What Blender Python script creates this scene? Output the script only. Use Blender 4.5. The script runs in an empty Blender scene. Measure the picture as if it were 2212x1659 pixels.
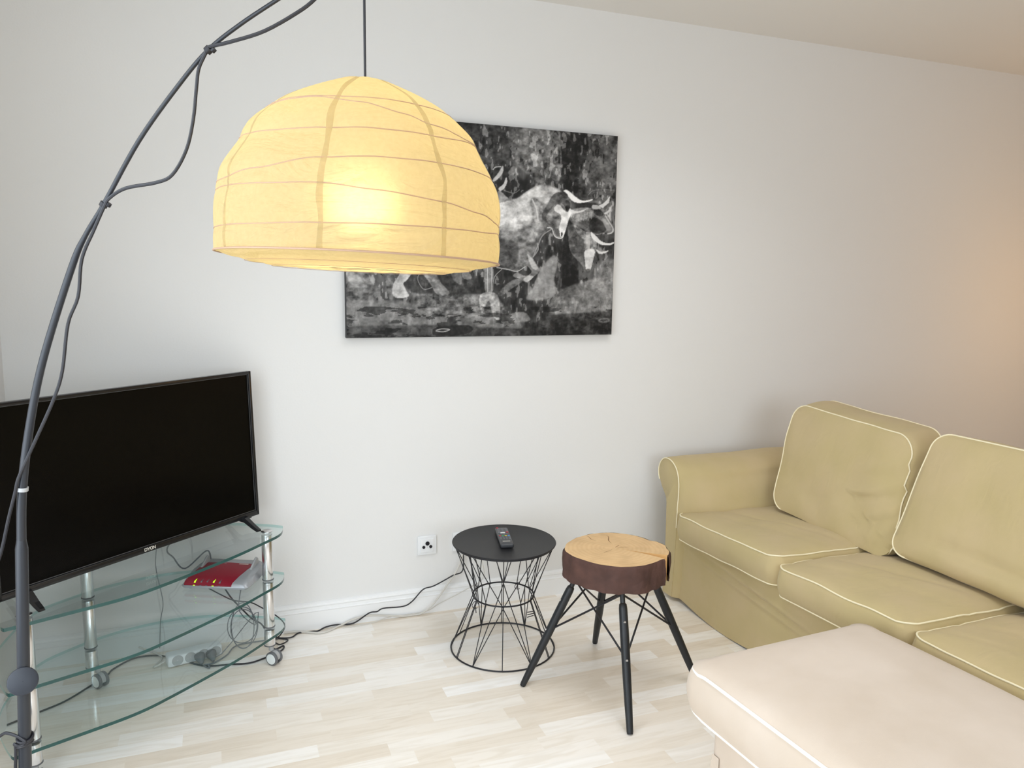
import bpy, math, random
import numpy as np
from mathutils import Vector, Matrix, noise
random.seed(4)
SC = bpy.context.scene
COL = SC.collection
D = bpy.data
PI = math.pi

# ------------------------------------------------------------------ camera
CAM = Vector((0, 0, 1.42))
RX = Vector((0.93347, -0.35793, 0.0152)); FW = Vector((0.35646, 0.92421, -0.13682))
yaw, pitch, roll = math.radians(21.093), math.radians(7.864), math.radians(0.872)
FW = Vector((math.sin(yaw)*math.cos(pitch), math.cos(yaw)*math.cos(pitch), -math.sin(pitch)))
r0 = Vector((math.cos(yaw), -math.sin(yaw), 0)); u0 = r0.cross(FW)
RX = r0*math.cos(roll) + u0*math.sin(roll)
UP = u0*math.cos(roll) - r0*math.sin(roll)
FPX = 1666.58
cd = D.cameras.new('camera'); cam = D.objects.new('camera', cd); COL.objects.link(cam)
cd.sensor_width = 36; cd.lens = FPX*36/2212; cd.clip_start = 0.02
m = Matrix((RX, UP, -FW)).transposed().to_4x4(); m.translation = CAM
cam.matrix_world = m
SC.camera = cam

# ------------------------------------------------------------------ light and exposure
W = D.worlds.new('world'); SC.world = W; W.use_nodes = True
bg = W.node_tree.nodes['Background']
bg.inputs[0].default_value = (0.86, 0.93, 1.0, 1); bg.inputs[1].default_value = 1.2
SC.view_settings.view_transform = 'Standard'; SC.view_settings.look = 'None'
SC.view_settings.gamma = 1; SC.view_settings.use_curve_mapping = False
SC.view_settings.exposure = 0.05
try:
    SC.cycles.use_denoising = True
    SC.cycles.max_bounces = 14; SC.cycles.diffuse_bounces = 7; SC.cycles.transparent_max_bounces = 24
    SC.cycles.transmission_bounces = 10; SC.cycles.sample_clamp_indirect = 6
    SC.cycles.caustics_reflective = False; SC.cycles.caustics_refractive = False
except Exception: pass
def area(name, loc, to, sx, sy, power, col, spread=PI):
    l = D.lights.new(name, 'AREA'); l.shape = 'RECTANGLE'; l.size = sx; l.size_y = sy
    l.energy = power; l.color = col; l.spread = spread
    o = D.objects.new(name, l); COL.objects.link(o); o.location = loc
    o.rotation_euler = (Vector(to)-Vector(loc)).to_track_quat('-Z', 'Y').to_euler(); return o
def point(name, loc, power, col, rad):
    l = D.lights.new(name, 'POINT'); l.energy = power; l.color = col; l.shadow_soft_size = rad
    o = D.objects.new(name, l); COL.objects.link(o); o.location = loc; return o
area('window_daylight', (-0.74, 0.75, 1.25), (1.6, 1.5, 0.0), 2.1, 1.9, 38, (0.84, 0.93, 1.0))
area('rear_fill', (1.2, -1.72, 1.45), (1.2, 0.6, 0.0), 2.4, 1.5, 36, (0.86, 0.94, 1.0))  # added fill from behind the camera, tipped down towards the floor
point('warm_hall_lamp', (4.15, 2.2, 1.35), 7, (1.0, 0.56, 0.19), 0.16)
area('overhead_fill', (1.25, 1.75, 2.495), (1.251, 1.751, 0), 0.9, 0.9, 9, (0.95, 0.97, 1.0), math.radians(140))  # added fill above the view, brightens floor, seats and table tops

# ------------------------------------------------------------------ materials
def mat(name): 
    M = D.materials.new(name); M.use_nodes = True; return M, M.node_tree.nodes, M.node_tree.links
def srgb(r, g, b):
    f = lambda c: (c/255/12.92) if c/255 <= 0.04045 else ((c/255+0.055)/1.055)**2.4
    return (f(r), f(g), f(b), 1)
def plain(name, col, rough=0.5, metal=0, spec=0.5, nscale=0, namt=0, bump=0, bscale=200, sheen=0, col2=None, bstretch=None):
    M, N, L = mat(name); b = N['Principled BSDF']
    b.inputs['Base Color'].default_value = col; b.inputs['Roughness'].default_value = rough
    b.inputs['Metallic'].default_value = metal; b.inputs['Specular IOR Level'].default_value = spec
    if sheen: b.inputs['Sheen Weight'].default_value = sheen
    tc = N.new('ShaderNodeTexCoord')
    if namt:
        n = N.new('ShaderNodeTexNoise'); n.inputs['Scale'].default_value = nscale; n.inputs['Detail'].default_value = 4
        L.new(tc.outputs['Object'], n.inputs['Vector'])
        mx = N.new('ShaderNodeMix'); mx.data_type = 'RGBA'
        mx.inputs[6].default_value = col
        mx.inputs[7].default_value = col2 or (col[0]*(1-namt), col[1]*(1-namt), col[2]*(1-namt), 1)
        L.new(n.outputs['Fac'], mx.inputs[0]); L.new(mx.outputs[2], b.inputs['Base Color'])
    if bump:
        n2 = N.new('ShaderNodeTexNoise'); n2.inputs['Scale'].default_value = bscale; n2.inputs['Detail'].default_value = 3
        if bstretch:
            mp = N.new('ShaderNodeMapping'); mp.inputs['Scale'].default_value = bstretch
            L.new(tc.outputs['Object'], mp.inputs[0]); L.new(mp.outputs[0], n2.inputs['Vector'])
        else: L.new(tc.outputs['Object'], n2.inputs['Vector'])
        bp = N.new('ShaderNodeBump'); bp.inputs['Strength'].default_value = bump; bp.inputs['Distance'].default_value = 0.002
        L.new(n2.outputs['Fac'], bp.inputs['Height']); L.new(bp.outputs[0], b.inputs['Normal'])
    return M
def emis(name, col, s):
    M, N, L = mat(name); b = N['Principled BSDF']
    b.inputs['Base Color'].default_value = col; b.inputs['Emission Color'].default_value = col
    b.inputs['Emission Strength'].default_value = s; return M

M_wall = plain('white_wall_paint', (0.77, 0.77, 0.765, 1), 0.85, spec=0.2, bump=0.12, bscale=160)
M_warm = plain('dimmed_unseen_wall', (0.42, 0.32, 0.22, 1), 0.85, spec=0.2)  # unseen walls, dark tan chosen to cut the bounced light
M_ceil = plain('ceiling_paint', (0.80, 0.79, 0.77, 1), 0.9, spec=0.1)
M_base = plain('skirting_paint', (0.86, 0.87, 0.88, 1), 0.35, spec=0.4)
M_outside = plain('white_frame_paint', (0.85, 0.85, 0.85, 1), 0.4)
M_black = plain('matt_black_metal', (0.012, 0.012, 0.016, 1), 0.45, spec=0.4)
M_tabletop = plain('black_powder_coat', (0.017, 0.017, 0.019, 1), 0.45, spec=0.28, bump=0.25, bscale=900)
M_pole = plain('dark_grey_lacquer', (0.016, 0.019, 0.026, 1), 0.36, spec=0.5)
M_cord = plain('black_cable', (0.015, 0.015, 0.02, 1), 0.45)
M_cordg = plain('grey_cable', (0.16, 0.17, 0.19, 1), 0.5)
M_cordw = plain('white_cable', (0.60, 0.58, 0.54, 1), 0.45)
M_bezel = plain('black_gloss_plastic', (0.008, 0.008, 0.009, 1), 0.22, spec=0.5)
M_screen = plain('dark_screen', (0.0012, 0.0012, 0.0012, 1), 0.22, spec=0.13)
M_chrome = plain('chrome', (0.78, 0.78, 0.79, 1), 0.2, metal=1)
M_silver = plain('silver_plastic', (0.36, 0.375, 0.40, 1), 0.35, metal=0.35)
M_greyp = plain('grey_plastic', (0.13, 0.135, 0.145, 1), 0.5)
M_greyl = plain('light_grey_plastic', (0.42, 0.43, 0.44, 1), 0.5)
M_white = plain('white_plastic', (0.80, 0.82, 0.84, 1), 0.3)
M_disc = plain('pale_wheel_cap', (0.78, 0.83, 0.84, 1), 0.3)
M_red = plain('red_plastic', (0.25, 0.010, 0.026, 1), 0.32, bump=0.05, bscale=900)
M_led = emis('green_led', (0.45, 1.0, 0.02, 1), 1.1)
M_letter = plain('pale_lettering', (0.75, 0.72, 0.65, 1), 0.4)
M_legs = plain('black_stained_wood', (0.014, 0.017, 0.021, 1), 0.45, nscale=60, namt=0.5, bump=0.3, bscale=120, bstretch=(1, 1, 0.1))
M_steel = plain('steel_screw', (0.55, 0.55, 0.55, 1), 0.3, metal=1)
SOFA = srgb(190, 174, 129)
def fabric(name, col, col2, wr=0.5):
    M, N, L = mat(name); b = N['Principled BSDF']
    b.inputs['Roughness'].default_value = 0.9; b.inputs['Specular IOR Level'].default_value = 0.15
    b.inputs['Sheen Weight'].default_value = 0.15
    tc = N.new('ShaderNodeTexCoord')
    n = N.new('ShaderNodeTexNoise'); n.inputs['Scale'].default_value = 5; n.inputs['Detail'].default_value = 3
    L.new(tc.outputs['Object'], n.inputs['Vector'])
    rp = N.new('ShaderNodeValToRGB'); rp.color_ramp.elements[0].position = 0.35; rp.color_ramp.elements[1].position = 0.68
    rp.color_ramp.elements[0].color = col; rp.color_ramp.elements[1].color = col2
    L.new(n.outputs['Fac'], rp.inputs[0])
    w1 = N.new('ShaderNodeTexWave'); w1.inputs['Scale'].default_value = 260; w1.bands_direction = 'X'
    w2 = N.new('ShaderNodeTexWave'); w2.inputs['Scale'].default_value = 260; w2.bands_direction = 'Y'
    fine = N.new('ShaderNodeTexNoise'); fine.inputs['Scale'].default_value = 420
    big = N.new('ShaderNodeTexNoise'); big.inputs['Scale'].default_value = 9; big.inputs['Detail'].default_value = 2; big.inputs['Distortion'].default_value = 0.6
    mp = N.new('ShaderNodeMapping'); mp.inputs['Scale'].default_value = (1.0, 2.2, 1.0); mp.inputs['Rotation'].default_value = (0.4, 0.3, 0.5)
    L.new(tc.outputs['Object'], mp.inputs[0])
    L.new(mp.outputs[0], big.inputs['Vector'])
    for q in (w1, w2, fine): L.new(tc.outputs['Object'], q.inputs['Vector'])
    b1 = N.new('ShaderNodeBump'); b1.inputs['Strength'].default_value = 0.25; b1.inputs['Distance'].default_value = 0.0006
    L.new(fine.outputs['Fac'], b1.inputs['Height'])
    b2 = N.new('ShaderNodeBump'); b2.inputs['Strength'].default_value = wr; b2.inputs['Distance'].default_value = 0.012
    L.new(big.outputs['Fac'], b2.inputs['Height']); L.new(b1.outputs[0], b2.inputs['Normal'])
    L.new(rp.outputs[0], b.inputs['Base Color']); L.new(b2.outputs[0], b.inputs['Normal'])
    return M
M_sofa = fabric('khaki_cotton', srgb(187, 170, 126), srgb(193, 174, 135), 0.22)
M_pipe = plain('cream_piping', srgb(238, 228, 196), 0.8, spec=0.2)
M_otto = fabric('sand_cotton', srgb(205, 190, 174), srgb(213, 199, 185), 0.1)
M_pipe2 = plain('white_piping', srgb(248, 246, 240), 0.8, spec=0.2)

# floor: three strip light maple laminate, strips run along world x
def floor_mat():
    M, N, L = mat('light_maple_laminate'); b = N['Principled BSDF']
    def mth(op, a, c=None, v=None):
        n = N.new('ShaderNodeMath'); n.operation = op
        if hasattr(a, 'default_value'): L.new(a, n.inputs[0])
        else: n.inputs[0].default_value = a
        if c is not None:
            if hasattr(c, 'default_value'): L.new(c, n.inputs[1])
            else: n.inputs[1].default_value = c
        return n.outputs[0]
    tc = N.new('ShaderNodeTexCoord'); sp = N.new('ShaderNodeSeparateXYZ'); L.new(tc.outputs['Object'], sp.inputs[0])
    row = mth('FLOOR', mth('DIVIDE', sp.outputs[1], 0.064))
    wn = N.new('ShaderNodeTexWhiteNoise'); wn.noise_dimensions = '1D'; L.new(row, wn.inputs['W'])
    wn2 = N.new('ShaderNodeTexWhiteNoise'); wn2.noise_dimensions = '1D'; L.new(mth('ADD', row, 91.3), wn2.inputs['W'])
    ln = mth('ADD', mth('MULTIPLY', wn2.outputs['Value'], 0.16), 0.27)
    col = mth('FLOOR', mth('DIVIDE', mth('ADD', sp.outputs[0], mth('MULTIPLY', wn.outputs['Value'], 3.0)), ln))
    cb = N.new('ShaderNodeCombineXYZ'); L.new(row, cb.inputs[0]); L.new(col, cb.inputs[1])
    cell = N.new('ShaderNodeTexWhiteNoise'); cell.noise_dimensions = '3D'; L.new(cb.outputs[0], cell.inputs['Vector'])
    rp = N.new('ShaderNodeValToRGB'); e = rp.color_ramp.elements
    e[0].position = 0; e[0].color = srgb(232, 221, 206)
    e[1].position = 1; e[1].color = srgb(252, 250, 247)
    for p, c in ((0.25, srgb(238, 229, 216)), (0.55, srgb(243, 236, 226)), (0.8, srgb(248, 244, 238))):
        q = e.new(p); q.color = c
    L.new(cell.outputs['Value'], rp.inputs[0])
    mp = N.new('ShaderNodeMapping'); mp.inputs['Scale'].default_value = (1.6, 14, 1)
    off = N.new('ShaderNodeVectorMath'); off.operation = 'ADD'
    L.new(tc.outputs['Object'], off.inputs[0]); L.new(cell.outputs['Color'], off.inputs[1])
    sc2 = N.new('ShaderNodeVectorMath'); sc2.operation = 'SCALE'; sc2.inputs[3].default_value = 1.0
    L.new(off.outputs[0], sc2.inputs[0]); L.new(sc2.outputs[0], mp.inputs[0])
    g = N.new('ShaderNodeTexNoise'); g.inputs['Scale'].default_value = 2.6; g.inputs['Detail'].default_value = 7; g.inputs['Distortion'].default_value = 1.4
    L.new(mp.outputs[0], g.inputs['Vector'])
    gr = N.new('ShaderNodeValToRGB'); gr.color_ramp.elements[0].position = 0.36; gr.color_ramp.elements[1].position = 0.56
    gr.color_ramp.elements[0].color = (0.86, 0.83, 0.78, 1); gr.color_ramp.elements[1].color = (1, 1, 1, 1)
    L.new(g.outputs['Fac'], gr.inputs[0])
    mx = N.new('ShaderNodeMix'); mx.data_type = 'RGBA'; mx.blend_type = 'MULTIPLY'; mx.inputs[0].default_value = 0.55
    L.new(rp.outputs[0], mx.inputs[6]); L.new(gr.outputs[0], mx.inputs[7])
    L.new(mx.outputs[2], b.inputs['Base Color'])
    b.inputs['Roughness'].default_value = 0.34; b.inputs['Specular IOR Level'].default_value = 0.45
    return M
M_floor = floor_mat()

def glass_mat(name, tint, fres=1.5):
    M, N, L = mat(name); N.remove(N['Principled BSDF'])
    out = [n for n in N if n.type == 'OUTPUT_MATERIAL'][0]
    t = N.new('ShaderNodeBsdfTransparent'); t.inputs[0].default_value = tint
    g = N.new('ShaderNodeBsdfGlossy'); g.inputs['Roughness'].default_value = 0.03; g.inputs[0].default_value = (0.9, 1.0, 1.0, 1)
    f = N.new('ShaderNodeFresnel')
    ge = N.new('ShaderNodeNewGeometry'); ma = N.new('ShaderNodeMath'); ma.operation = 'MULTIPLY_ADD'
    L.new(ge.outputs['Backfacing'], ma.inputs[0]); ma.inputs[1].default_value = 1/fres-fres; ma.inputs[2].default_value = fres
    L.new(ma.outputs[0], f.inputs[0])
    mx = N.new('ShaderNodeMixShader'); L.new(f.outputs[0], mx.inputs[0]); L.new(t.outputs[0], mx.inputs[1]); L.new(g.outputs[0], mx.inputs[2])
    L.new(mx.outputs[0], out.inputs[0]); return M
M_glass = glass_mat('clear_green_glass', (0.962, 0.988, 0.99, 1))
M_edge2 = glass_mat('rear_glass_edge', (0.55, 0.80, 0.78, 1))
M_pane = glass_mat('window_glass', (0.97, 0.98, 0.98, 1))
M_edge = plain('green_glass_edge', (0.010, 0.10, 0.095, 1), 0.12, spec=0.5, nscale=7, namt=0.5, col2=(0.03, 0.06, 0.055, 1))

def paper_mat(name, col, tl, crease=0.6, thin=0):
    M, N, L = mat(name); N.remove(N['Principled BSDF'])
    out = [n for n in N if n.type == 'OUTPUT_MATERIAL'][0]
    tc = N.new('ShaderNodeTexCoord')
    n = N.new('ShaderNodeTexNoise'); n.inputs['Scale'].default_value = 130; n.inputs['Detail'].default_value = 5
    L.new(tc.outputs['Object'], n.inputs['Vector'])
    rp = N.new('ShaderNodeValToRGB'); rp.color_ramp.elements[0].position = 0.3; rp.color_ramp.elements[1].position = 0.7
    rp.color_ramp.elements[0].color = (col[0]*0.93, col[1]*0.91, col[2]*0.86, 1); rp.color_ramp.elements[1].color = col
    L.new(n.outputs['Fac'], rp.inputs[0])
    v = N.new('ShaderNodeTexNoise'); v.inputs['Scale'].default_value = 9; v.inputs['Detail'].default_value = 4; v.inputs['Distortion'].default_value = 2.2
    mp = N.new('ShaderNodeMapping'); mp.inputs['Scale'].default_value = (0.8, 0.8, 2.2)
    L.new(tc.outputs['Object'], mp.inputs[0]); L.new(mp.outputs[0], v.inputs['Vector'])
    bp = N.new('ShaderNodeBump'); bp.inputs['Strength'].default_value = crease; bp.inputs['Distance'].default_value = 0.009
    L.new(v.outputs['Fac'], bp.inputs['Height'])
    df = N.new('ShaderNodeBsdfDiffuse'); t = N.new('ShaderNodeBsdfTranslucent')
    L.new(rp.outputs[0], t.inputs[0]); df.inputs[0].default_value = (0.30, 0.27, 0.20, 1)
    L.new(bp.outputs[0], df.inputs['Normal']); L.new(bp.outputs[0], t.inputs['Normal'])
    rf = N.new('ShaderNodeBsdfRefraction'); rf.inputs['IOR'].default_value = 1.22; rf.inputs['Roughness'].default_value = 0.85
    L.new(rp.outputs[0], rf.inputs['Color']); L.new(bp.outputs[0], rf.inputs['Normal'])
    m0 = N.new('ShaderNodeMixShader'); m0.inputs[0].default_value = 0.11   # thin paper scatters part of the light forwards
    L.new(t.outputs[0], m0.inputs[1]); L.new(rf.outputs[0], m0.inputs[2])
    mx = N.new('ShaderNodeMixShader'); mx.inputs[0].default_value = tl
    L.new(df.outputs[0], mx.inputs[1]); L.new(m0.outputs[0], mx.inputs[2])
    tp = N.new('ShaderNodeBsdfTransparent'); m9 = N.new('ShaderNodeMixShader'); m9.inputs[0].default_value = thin
    L.new(mx.outputs[0], m9.inputs[1]); L.new(tp.outputs[0], m9.inputs[2])
    L.new((m9 if thin else mx).outputs[0], out.inputs[0]); return M
M_paper = paper_mat('rice_paper', (1.0, 0.85, 0.50, 1), 0.54, 1.0)
M_seam = paper_mat('double_rice_paper', (1.0, 0.90, 0.66, 1), 0.70, 1.0, 0.5)
M_wire = plain('shade_wire', (0.42, 0.27, 0.18, 1), 0.5)
M_bulb = emis('lit_bulb_glass', (1.0, 0.82, 0.5, 1), 3)

# ------------------------------------------------------------------ geometry helpers
def tag(o, label=None, cat=None, group=None, kind=None):
    if label: o['label'] = label
    if cat: o['category'] = cat
    if group: o['group'] = group
    if kind: o['kind'] = kind
    return o
def empty(name, loc, label, cat, rz=0, group=None):
    o = D.objects.new(name, None); COL.objects.link(o); o.location = loc; o.rotation_euler = (0, 0, rz)
    o.empty_display_size = 0.05
    return tag(o, label, cat, group)
class MB:
    """collects geometry for ONE mesh object"""
    def __init__(s): s.v = []; s.f = []; s.m = []; s.sm = []
    def add(s, vs, fs, mi=0, smooth=False):
        k = len(s.v); s.v += [tuple(p) for p in vs]
        for q in fs: s.f.append([i+k for i in q]); s.m.append(mi); s.sm.append(smooth)
    def box(s, c, d, mi=0, R=None, bev=0):
        hx, hy, hz = d[0]/2, d[1]/2, d[2]/2
        if bev:
            b = min(bev, hx*.99, hy*.99, hz*.99)
            import bmesh
            bm = bmesh.new(); bmesh.ops.create_cube(bm, size=1)
            for v in bm.verts: v.co = Vector((v.co.x*d[0], v.co.y*d[1], v.co.z*d[2]))
            bmesh.ops.bevel(bm, geom=bm.edges[:], offset=b, segments=3, profile=0.5, affect='EDGES')
            bm.verts.index_update()
            vs = [v.co.copy() for v in bm.verts]; fs = [[v.index for v in f.verts] for f in bm.faces]; bm.free()
        else:
            vs = [Vector((x, y, z)) for x in (-hx, hx) for y in (-hy, hy) for z in (-hz, hz)]
            fs = [(0, 1, 3, 2), (4, 6, 7, 5), (0, 4, 5, 1), (2, 3, 7, 6), (0, 2, 6, 4), (1, 5, 7, 3)]
        if R: vs = [R @ v for v in vs]
        s.add([v+Vector(c) for v in vs], fs, mi, bool(bev))
    def tube(s, pts, rad, n=10, mi=0, caps=True, closed=False):
        pts = [Vector(p) for p in pts]; N_ = len(pts)
        rads = rad if hasattr(rad, '__len__') else [rad]*N_
        rings = []; up = None
        for i, p in enumerate(pts):
            if closed: t = pts[(i+1) % N_]-pts[i-1]
            else: t = pts[min(i+1, N_-1)]-pts[max(i-1, 0)]
            t.normalize()
            if up is None:
                up = t.orthogonal().normalized()
            up = (up - t*up.dot(t)); 
            if up.length < 1e-6: up = t.orthogonal()
            up.normalize(); w = t.cross(up)
            rings.append([p+(up*math.cos(2*PI*k/n)+w*math.sin(2*PI*k/n))*rads[i] for k in range(n)])
        vs = [q for r in rings for q in r]; fs = []
        # untwist for closed tubes: match last ring to first
        M_ = N_ if closed else N_-1
        sh = 0
        if closed:
            sh = min(range(n), key=lambda k: (rings[-1][k]-rings[0][0]).length)
        for i in range(M_):
            j = (i+1) % N_; o = sh if (closed and j == 0) else 0
            for k in range(n):
                a = i*n+(k+o) % n; b = i*n+(k+1+o) % n
                fs.append((a, b, j*n+(k+1) % n, j*n+k))
        if caps and not closed:
            fs.append(list(range(n))[::-1]); fs.append([(N_-1)*n+k for k in range(n)])
        s.add(vs, fs, mi, True)
    def lathe(s, prof, c=(0, 0, 0), n=32, mi=0, R=None, cap=True):
        vs = []; 
        for r, z in prof:
            for k in range(n):
                v = Vector((r*math.cos(2*PI*k/n), r*math.sin(2*PI*k/n), z))
                vs.append((R @ v if R else v)+Vector(c))
        fs = []
        for i in range(len(prof)-1):
            for k in range(n): fs.append((i*n+k, i*n+(k+1) % n, (i+1)*n+(k+1) % n, (i+1)*n+k))
        if cap:
            fs.append(list(range(n))[::-1]); fs.append([(len(prof)-1)*n+k for k in range(n)])
        s.add(vs, fs, mi, True)
    def prism(s, poly, z0, z1, mi=0, mside=None, smooth=False):
        n = len(poly); vs = [(x, y, z0) for x, y in poly]+[(x, y, z1) for x, y in poly]
        s.add(vs, [list(range(n))[::-1], list(range(n, 2*n))], mi)
        s.add(vs, [(i, (i+1) % n, n+(i+1) % n, n+i) for i in range(n)], mi if mside is None else mside, smooth)
    def build(s, name, mats, parent=None, loc=(0, 0, 0), sharp=35):
        me = D.meshes.new(name); me.from_pydata(s.v, [], s.f)
        for q in (mats if isinstance(mats, (list, tuple)) else [mats]): me.materials.append(q)
        me.polygons.foreach_set('material_index', s.m); me.polygons.foreach_set('use_smooth', s.sm)
        me.update()
        import bmesh
        bm = bmesh.new(); bm.from_mesh(me); bmesh.ops.recalc_face_normals(bm, faces=bm.faces[:])
        for e in bm.edges:
            if len(e.link_faces) == 2 and e.calc_face_angle(0) > math.radians(sharp): e.smooth = False
        bm.to_mesh(me); bm.free()
        o = D.objects.new(name, me); COL.objects.link(o); o.location = loc
        if parent: o.parent = parent
        return o
def spline(pts, n=8, closed=False):
    P_ = [Vector(p) for p in pts]; out = []; N_ = len(P_)
    rng = range(N_ if closed else N_-1)
    for i in rng:
        g = lambda k: P_[k % N_] if closed else P_[max(0, min(N_-1, k))]
        a, b, c, d_ = g(i-1), g(i), g(i+1), g(i+2)
        for j in range(n):
            t = j/n
            out.append(0.5*((2*b)+(c-a)*t+(2*a-5*b+4*c-d_)*t*t+(3*b-a-3*c+d_)*t**3))
    if not closed: out.append(P_[-1].copy())
    return out

# ------------------------------------------------------------------ the setting
YW = 3.048; XL = -0.6785; XR = 4.6; YF = -1.8; HC = 2.528
def slab(name, lo, hi, m_, kind='structure'):
    b = MB(); c = [(lo[i]+hi[i])/2 for i in range(3)]; d_ = [hi[i]-lo[i] for i in range(3)]
    b.box(c, d_); return tag(b.build(name, m_), kind=kind)
slab('floor', (XL-.2, YF-.2, -.1), (XR+.2, YW+.2, 0), M_floor)
slab('ceiling', (XL-.2, YF-.2, HC), (XR+.2, YW+.2, HC+.1), M_ceil)
slab('wall_back', (XL-.2, YW, 0), (XR+.2, YW+.15, HC), M_wall)
slab('wall_right', (XR, YF, 0), (XR+.15, YW, HC), M_warm)
# left wall with a window opening y -0.3..1.8, z 0.3..2.2
b = MB()
for lo, hi in (((XL-.2, YF, 0), (XL, -.3, HC)), ((XL-.2, 1.8, 0), (XL, YW, HC)), ((XL-.2, -.3, 0), (XL, 1.8, .3)), ((XL-.2, -.3, 2.2), (XL, 1.8, HC))):
    b.box([(lo[i]+hi[i])/2 for i in range(3)], [hi[i]-lo[i] for i in range(3)])
tag(b.build('wall_left', M_wall), kind='structure')
b = MB()
for lo, hi in (((XL, YF-.2, 0), (0, YF, HC)), ((2.4, YF-.2, 0), (XR, YF, HC)), ((0, YF-.2, 0), (2.4, YF, .35)), ((0, YF-.2, 2.25), (2.4, YF, HC))):
    b.box([(lo[i]+hi[i])/2 for i in range(3)], [hi[i]-lo[i] for i in range(3)])
tag(b.build('wall_front', M_warm), kind='structure')
def window(name, c, w, h, along_y):
    b = MB(); R = Matrix.Rotation(PI/2, 3, 'Z') if along_y else Matrix.Identity(3)
    for dx, dz, sx, sz in ((-w/2+.03, 0, .06, h), (w/2-.03, 0, .06, h), (0, h/2-.03, w, .06), (0, -h/2+.03, w, .06), (0, 0, .07, h)):
        b.box(Vector(c)+R @ Vector((dx, 0, dz)), (sx, .05, sz), R=R)
    o = tag(b.build(name, M_outside), kind='structure')
window('window_1', (XL-.15, .75, 1.25), 2.1, 1.9, True)
window('added_rear_window', (1.2, YF-.16, 1.3), 2.4, 1.9, False)  # made-up window frame behind the camera, goes with the rear fill
b = MB(); b.box((1.25, 1.75, 2.517), (.98, .98, .020), bev=.004)
tag(b.build('fill_panel_1', M_outside), kind='structure')      # made-up panel above the added overhead fill
# skirting: moulded profile (distance from wall, height)
prof = [(0, 0), (.016, 0), (.016, .074), (.018, .078), (.013, .082), (.0125, .092), (.016, .098), (.014, .106), (.007, .110), (0, .111)]
b = MB(); n = len(prof)
vs = [(XL+.001, YW-p, z) for p, z in prof]+[(XR, YW-p, z) for p, z in prof]
b.add(vs, [(i, i+1, n+i+1, n+i) for i in range(n-1)]+[list(range(n)), list(range(n, 2*n))])
tag(b.build('baseboard_back', M_base), kind='structure')
b = MB()
vs = [(XL+p*1.5, 2.67, z*1.0) for p, z in prof]+[(XL+p*1.5, YF, z) for p, z in prof]
b.add(vs, [(i, i+1, n+i+1, n+i) for i in range(n-1)]+[list(range(n)), list(range(n, 2*n))])
tag(b.build('baseboard_left', M_base), kind='structure')

# ------------------------------------------------------------------ cushions
def rrect(L_, W_, r, n=10, wav=0, seed=0):
    pts = []
    for cx, cy, a0 in ((L_/2-r, W_/2-r, 0), (-L_/2+r, W_/2-r, PI/2), (-L_/2+r, -W_/2+r, PI), (L_/2-r, -W_/2+r, 1.5*PI)):
        for k in range(n+1):
            a = a0+k*PI/2/n; pts.append((cx+r*math.cos(a), cy+r*math.sin(a)))
    out = []
    N_ = len(pts)
    for i in range(N_):
        a, b_ = Vector(pts[i]), Vector(pts[(i+1) % N_]); m_ = max(1, int((b_-a).length/0.025))
        for j in range(m_): out.append(a.lerp(b_, j/m_))
    return out
def cushion(name, L_, W_, T, r, puff, bulge, M3, loc, fm, pm, parent, seed=0, wr=0.004, folds=None, pipes=(1, 1), pe=0.6, hide=None, puffb=None, edge=0.0, sag=None):
    """box cushion: L along local x, W along local y, T thick along z; crown puffs; piping sub-parts"""
    out = rrect(L_, W_, r); n = len(out); b = MB(); vs = []; fs = []
    puffb = puff*0.5 if puffb is None else puffb
    K = 14; S = 6; rows = []
    def nz(p, k): return noise.noise(Vector((p[0]*k+seed*7.1, p[1]*k, p[2]*k+seed)))
    def wav(x, y, side): return edge*noise.noise(Vector((x*7+seed, y*7, side*5+seed*3)))
    for side in (1, -1):
        pf = puff if side > 0 else puffb
        for k in range(K):
            s = k/(K-1)      # 0 centre-ish .. 1 edge
            s = 0.02+0.98*s
            row = []
            for p in out:
                x, y = p.x*s, p.y*s
                ex, ey = abs(x)/(L_/2), abs(y)/(W_/2)
                h = (1-ex**2.6)*(1-ey**2.6)
                z = side*(T/2+pf*max(0, h)**pe)+wav(x, y, side)
                if folds and side > 0: z += folds(x, y)
                z += wr*nz((x, y, z), 6)*max(0, 1-s*s)
                row.append((x, y, z))
            rows.append((side, row))
    top = [r_ for sd, r_ in rows if sd > 0]; bot = [r_ for sd, r_ in rows if sd < 0]
    band = []
    for k in range(1, S):
        t = k/S; row = []
        for i, p in enumerate(out):
            q1, q2 = Vector(top[-1][i]), Vector(bot[-1][i]); q = q1.lerp(q2, t)
            nx, ny = (Vector(out[(i+1) % n])-Vector(out[i-1])).normalized().to_tuple()
            o_ = bulge*math.sin(PI*t)+wr*.8*nz(tuple(q), 9)*math.sin(PI*t)
            row.append((q.x+ny*o_, q.y-nx*o_, q.z))
        band.append(row)
    seq = top+band+bot[::-1]
    vs = [M3 @ Vector(p) for r_ in seq for p in r_]
    for i in range(len(seq)-1):
        for k in range(n): fs.append((i*n+k, i*n+(k+1) % n, (i+1)*n+(k+1) % n, (i+1)*n+k))
    fs.append(list(range(n))); fs.append([(len(seq)-1)*n+k for k in range(n)][::-1])
    if sag:
        vs = [sag(v) for v in vs]
    b.add(vs, fs, 0, True)
    o = b.build(name, fm, parent, loc, sharp=60)
    for on, row, sd in ((pipes[0], top[-1], 1), (pipes[1], bot[-1], -1)):
        if on:
            pb = MB(); P_ = [M3 @ (Vector(p)-(Vector((0, 0, sd*hide(*p))) if hide else Vector((0, 0, 0)))) for p in row]
            if sag: P_ = [sag(v) for v in P_]
            pb.tube(P_, 0.0028 if on == 1 else on, 8, closed=True)
            pb.build('piping', pm, o)
    return o
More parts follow.
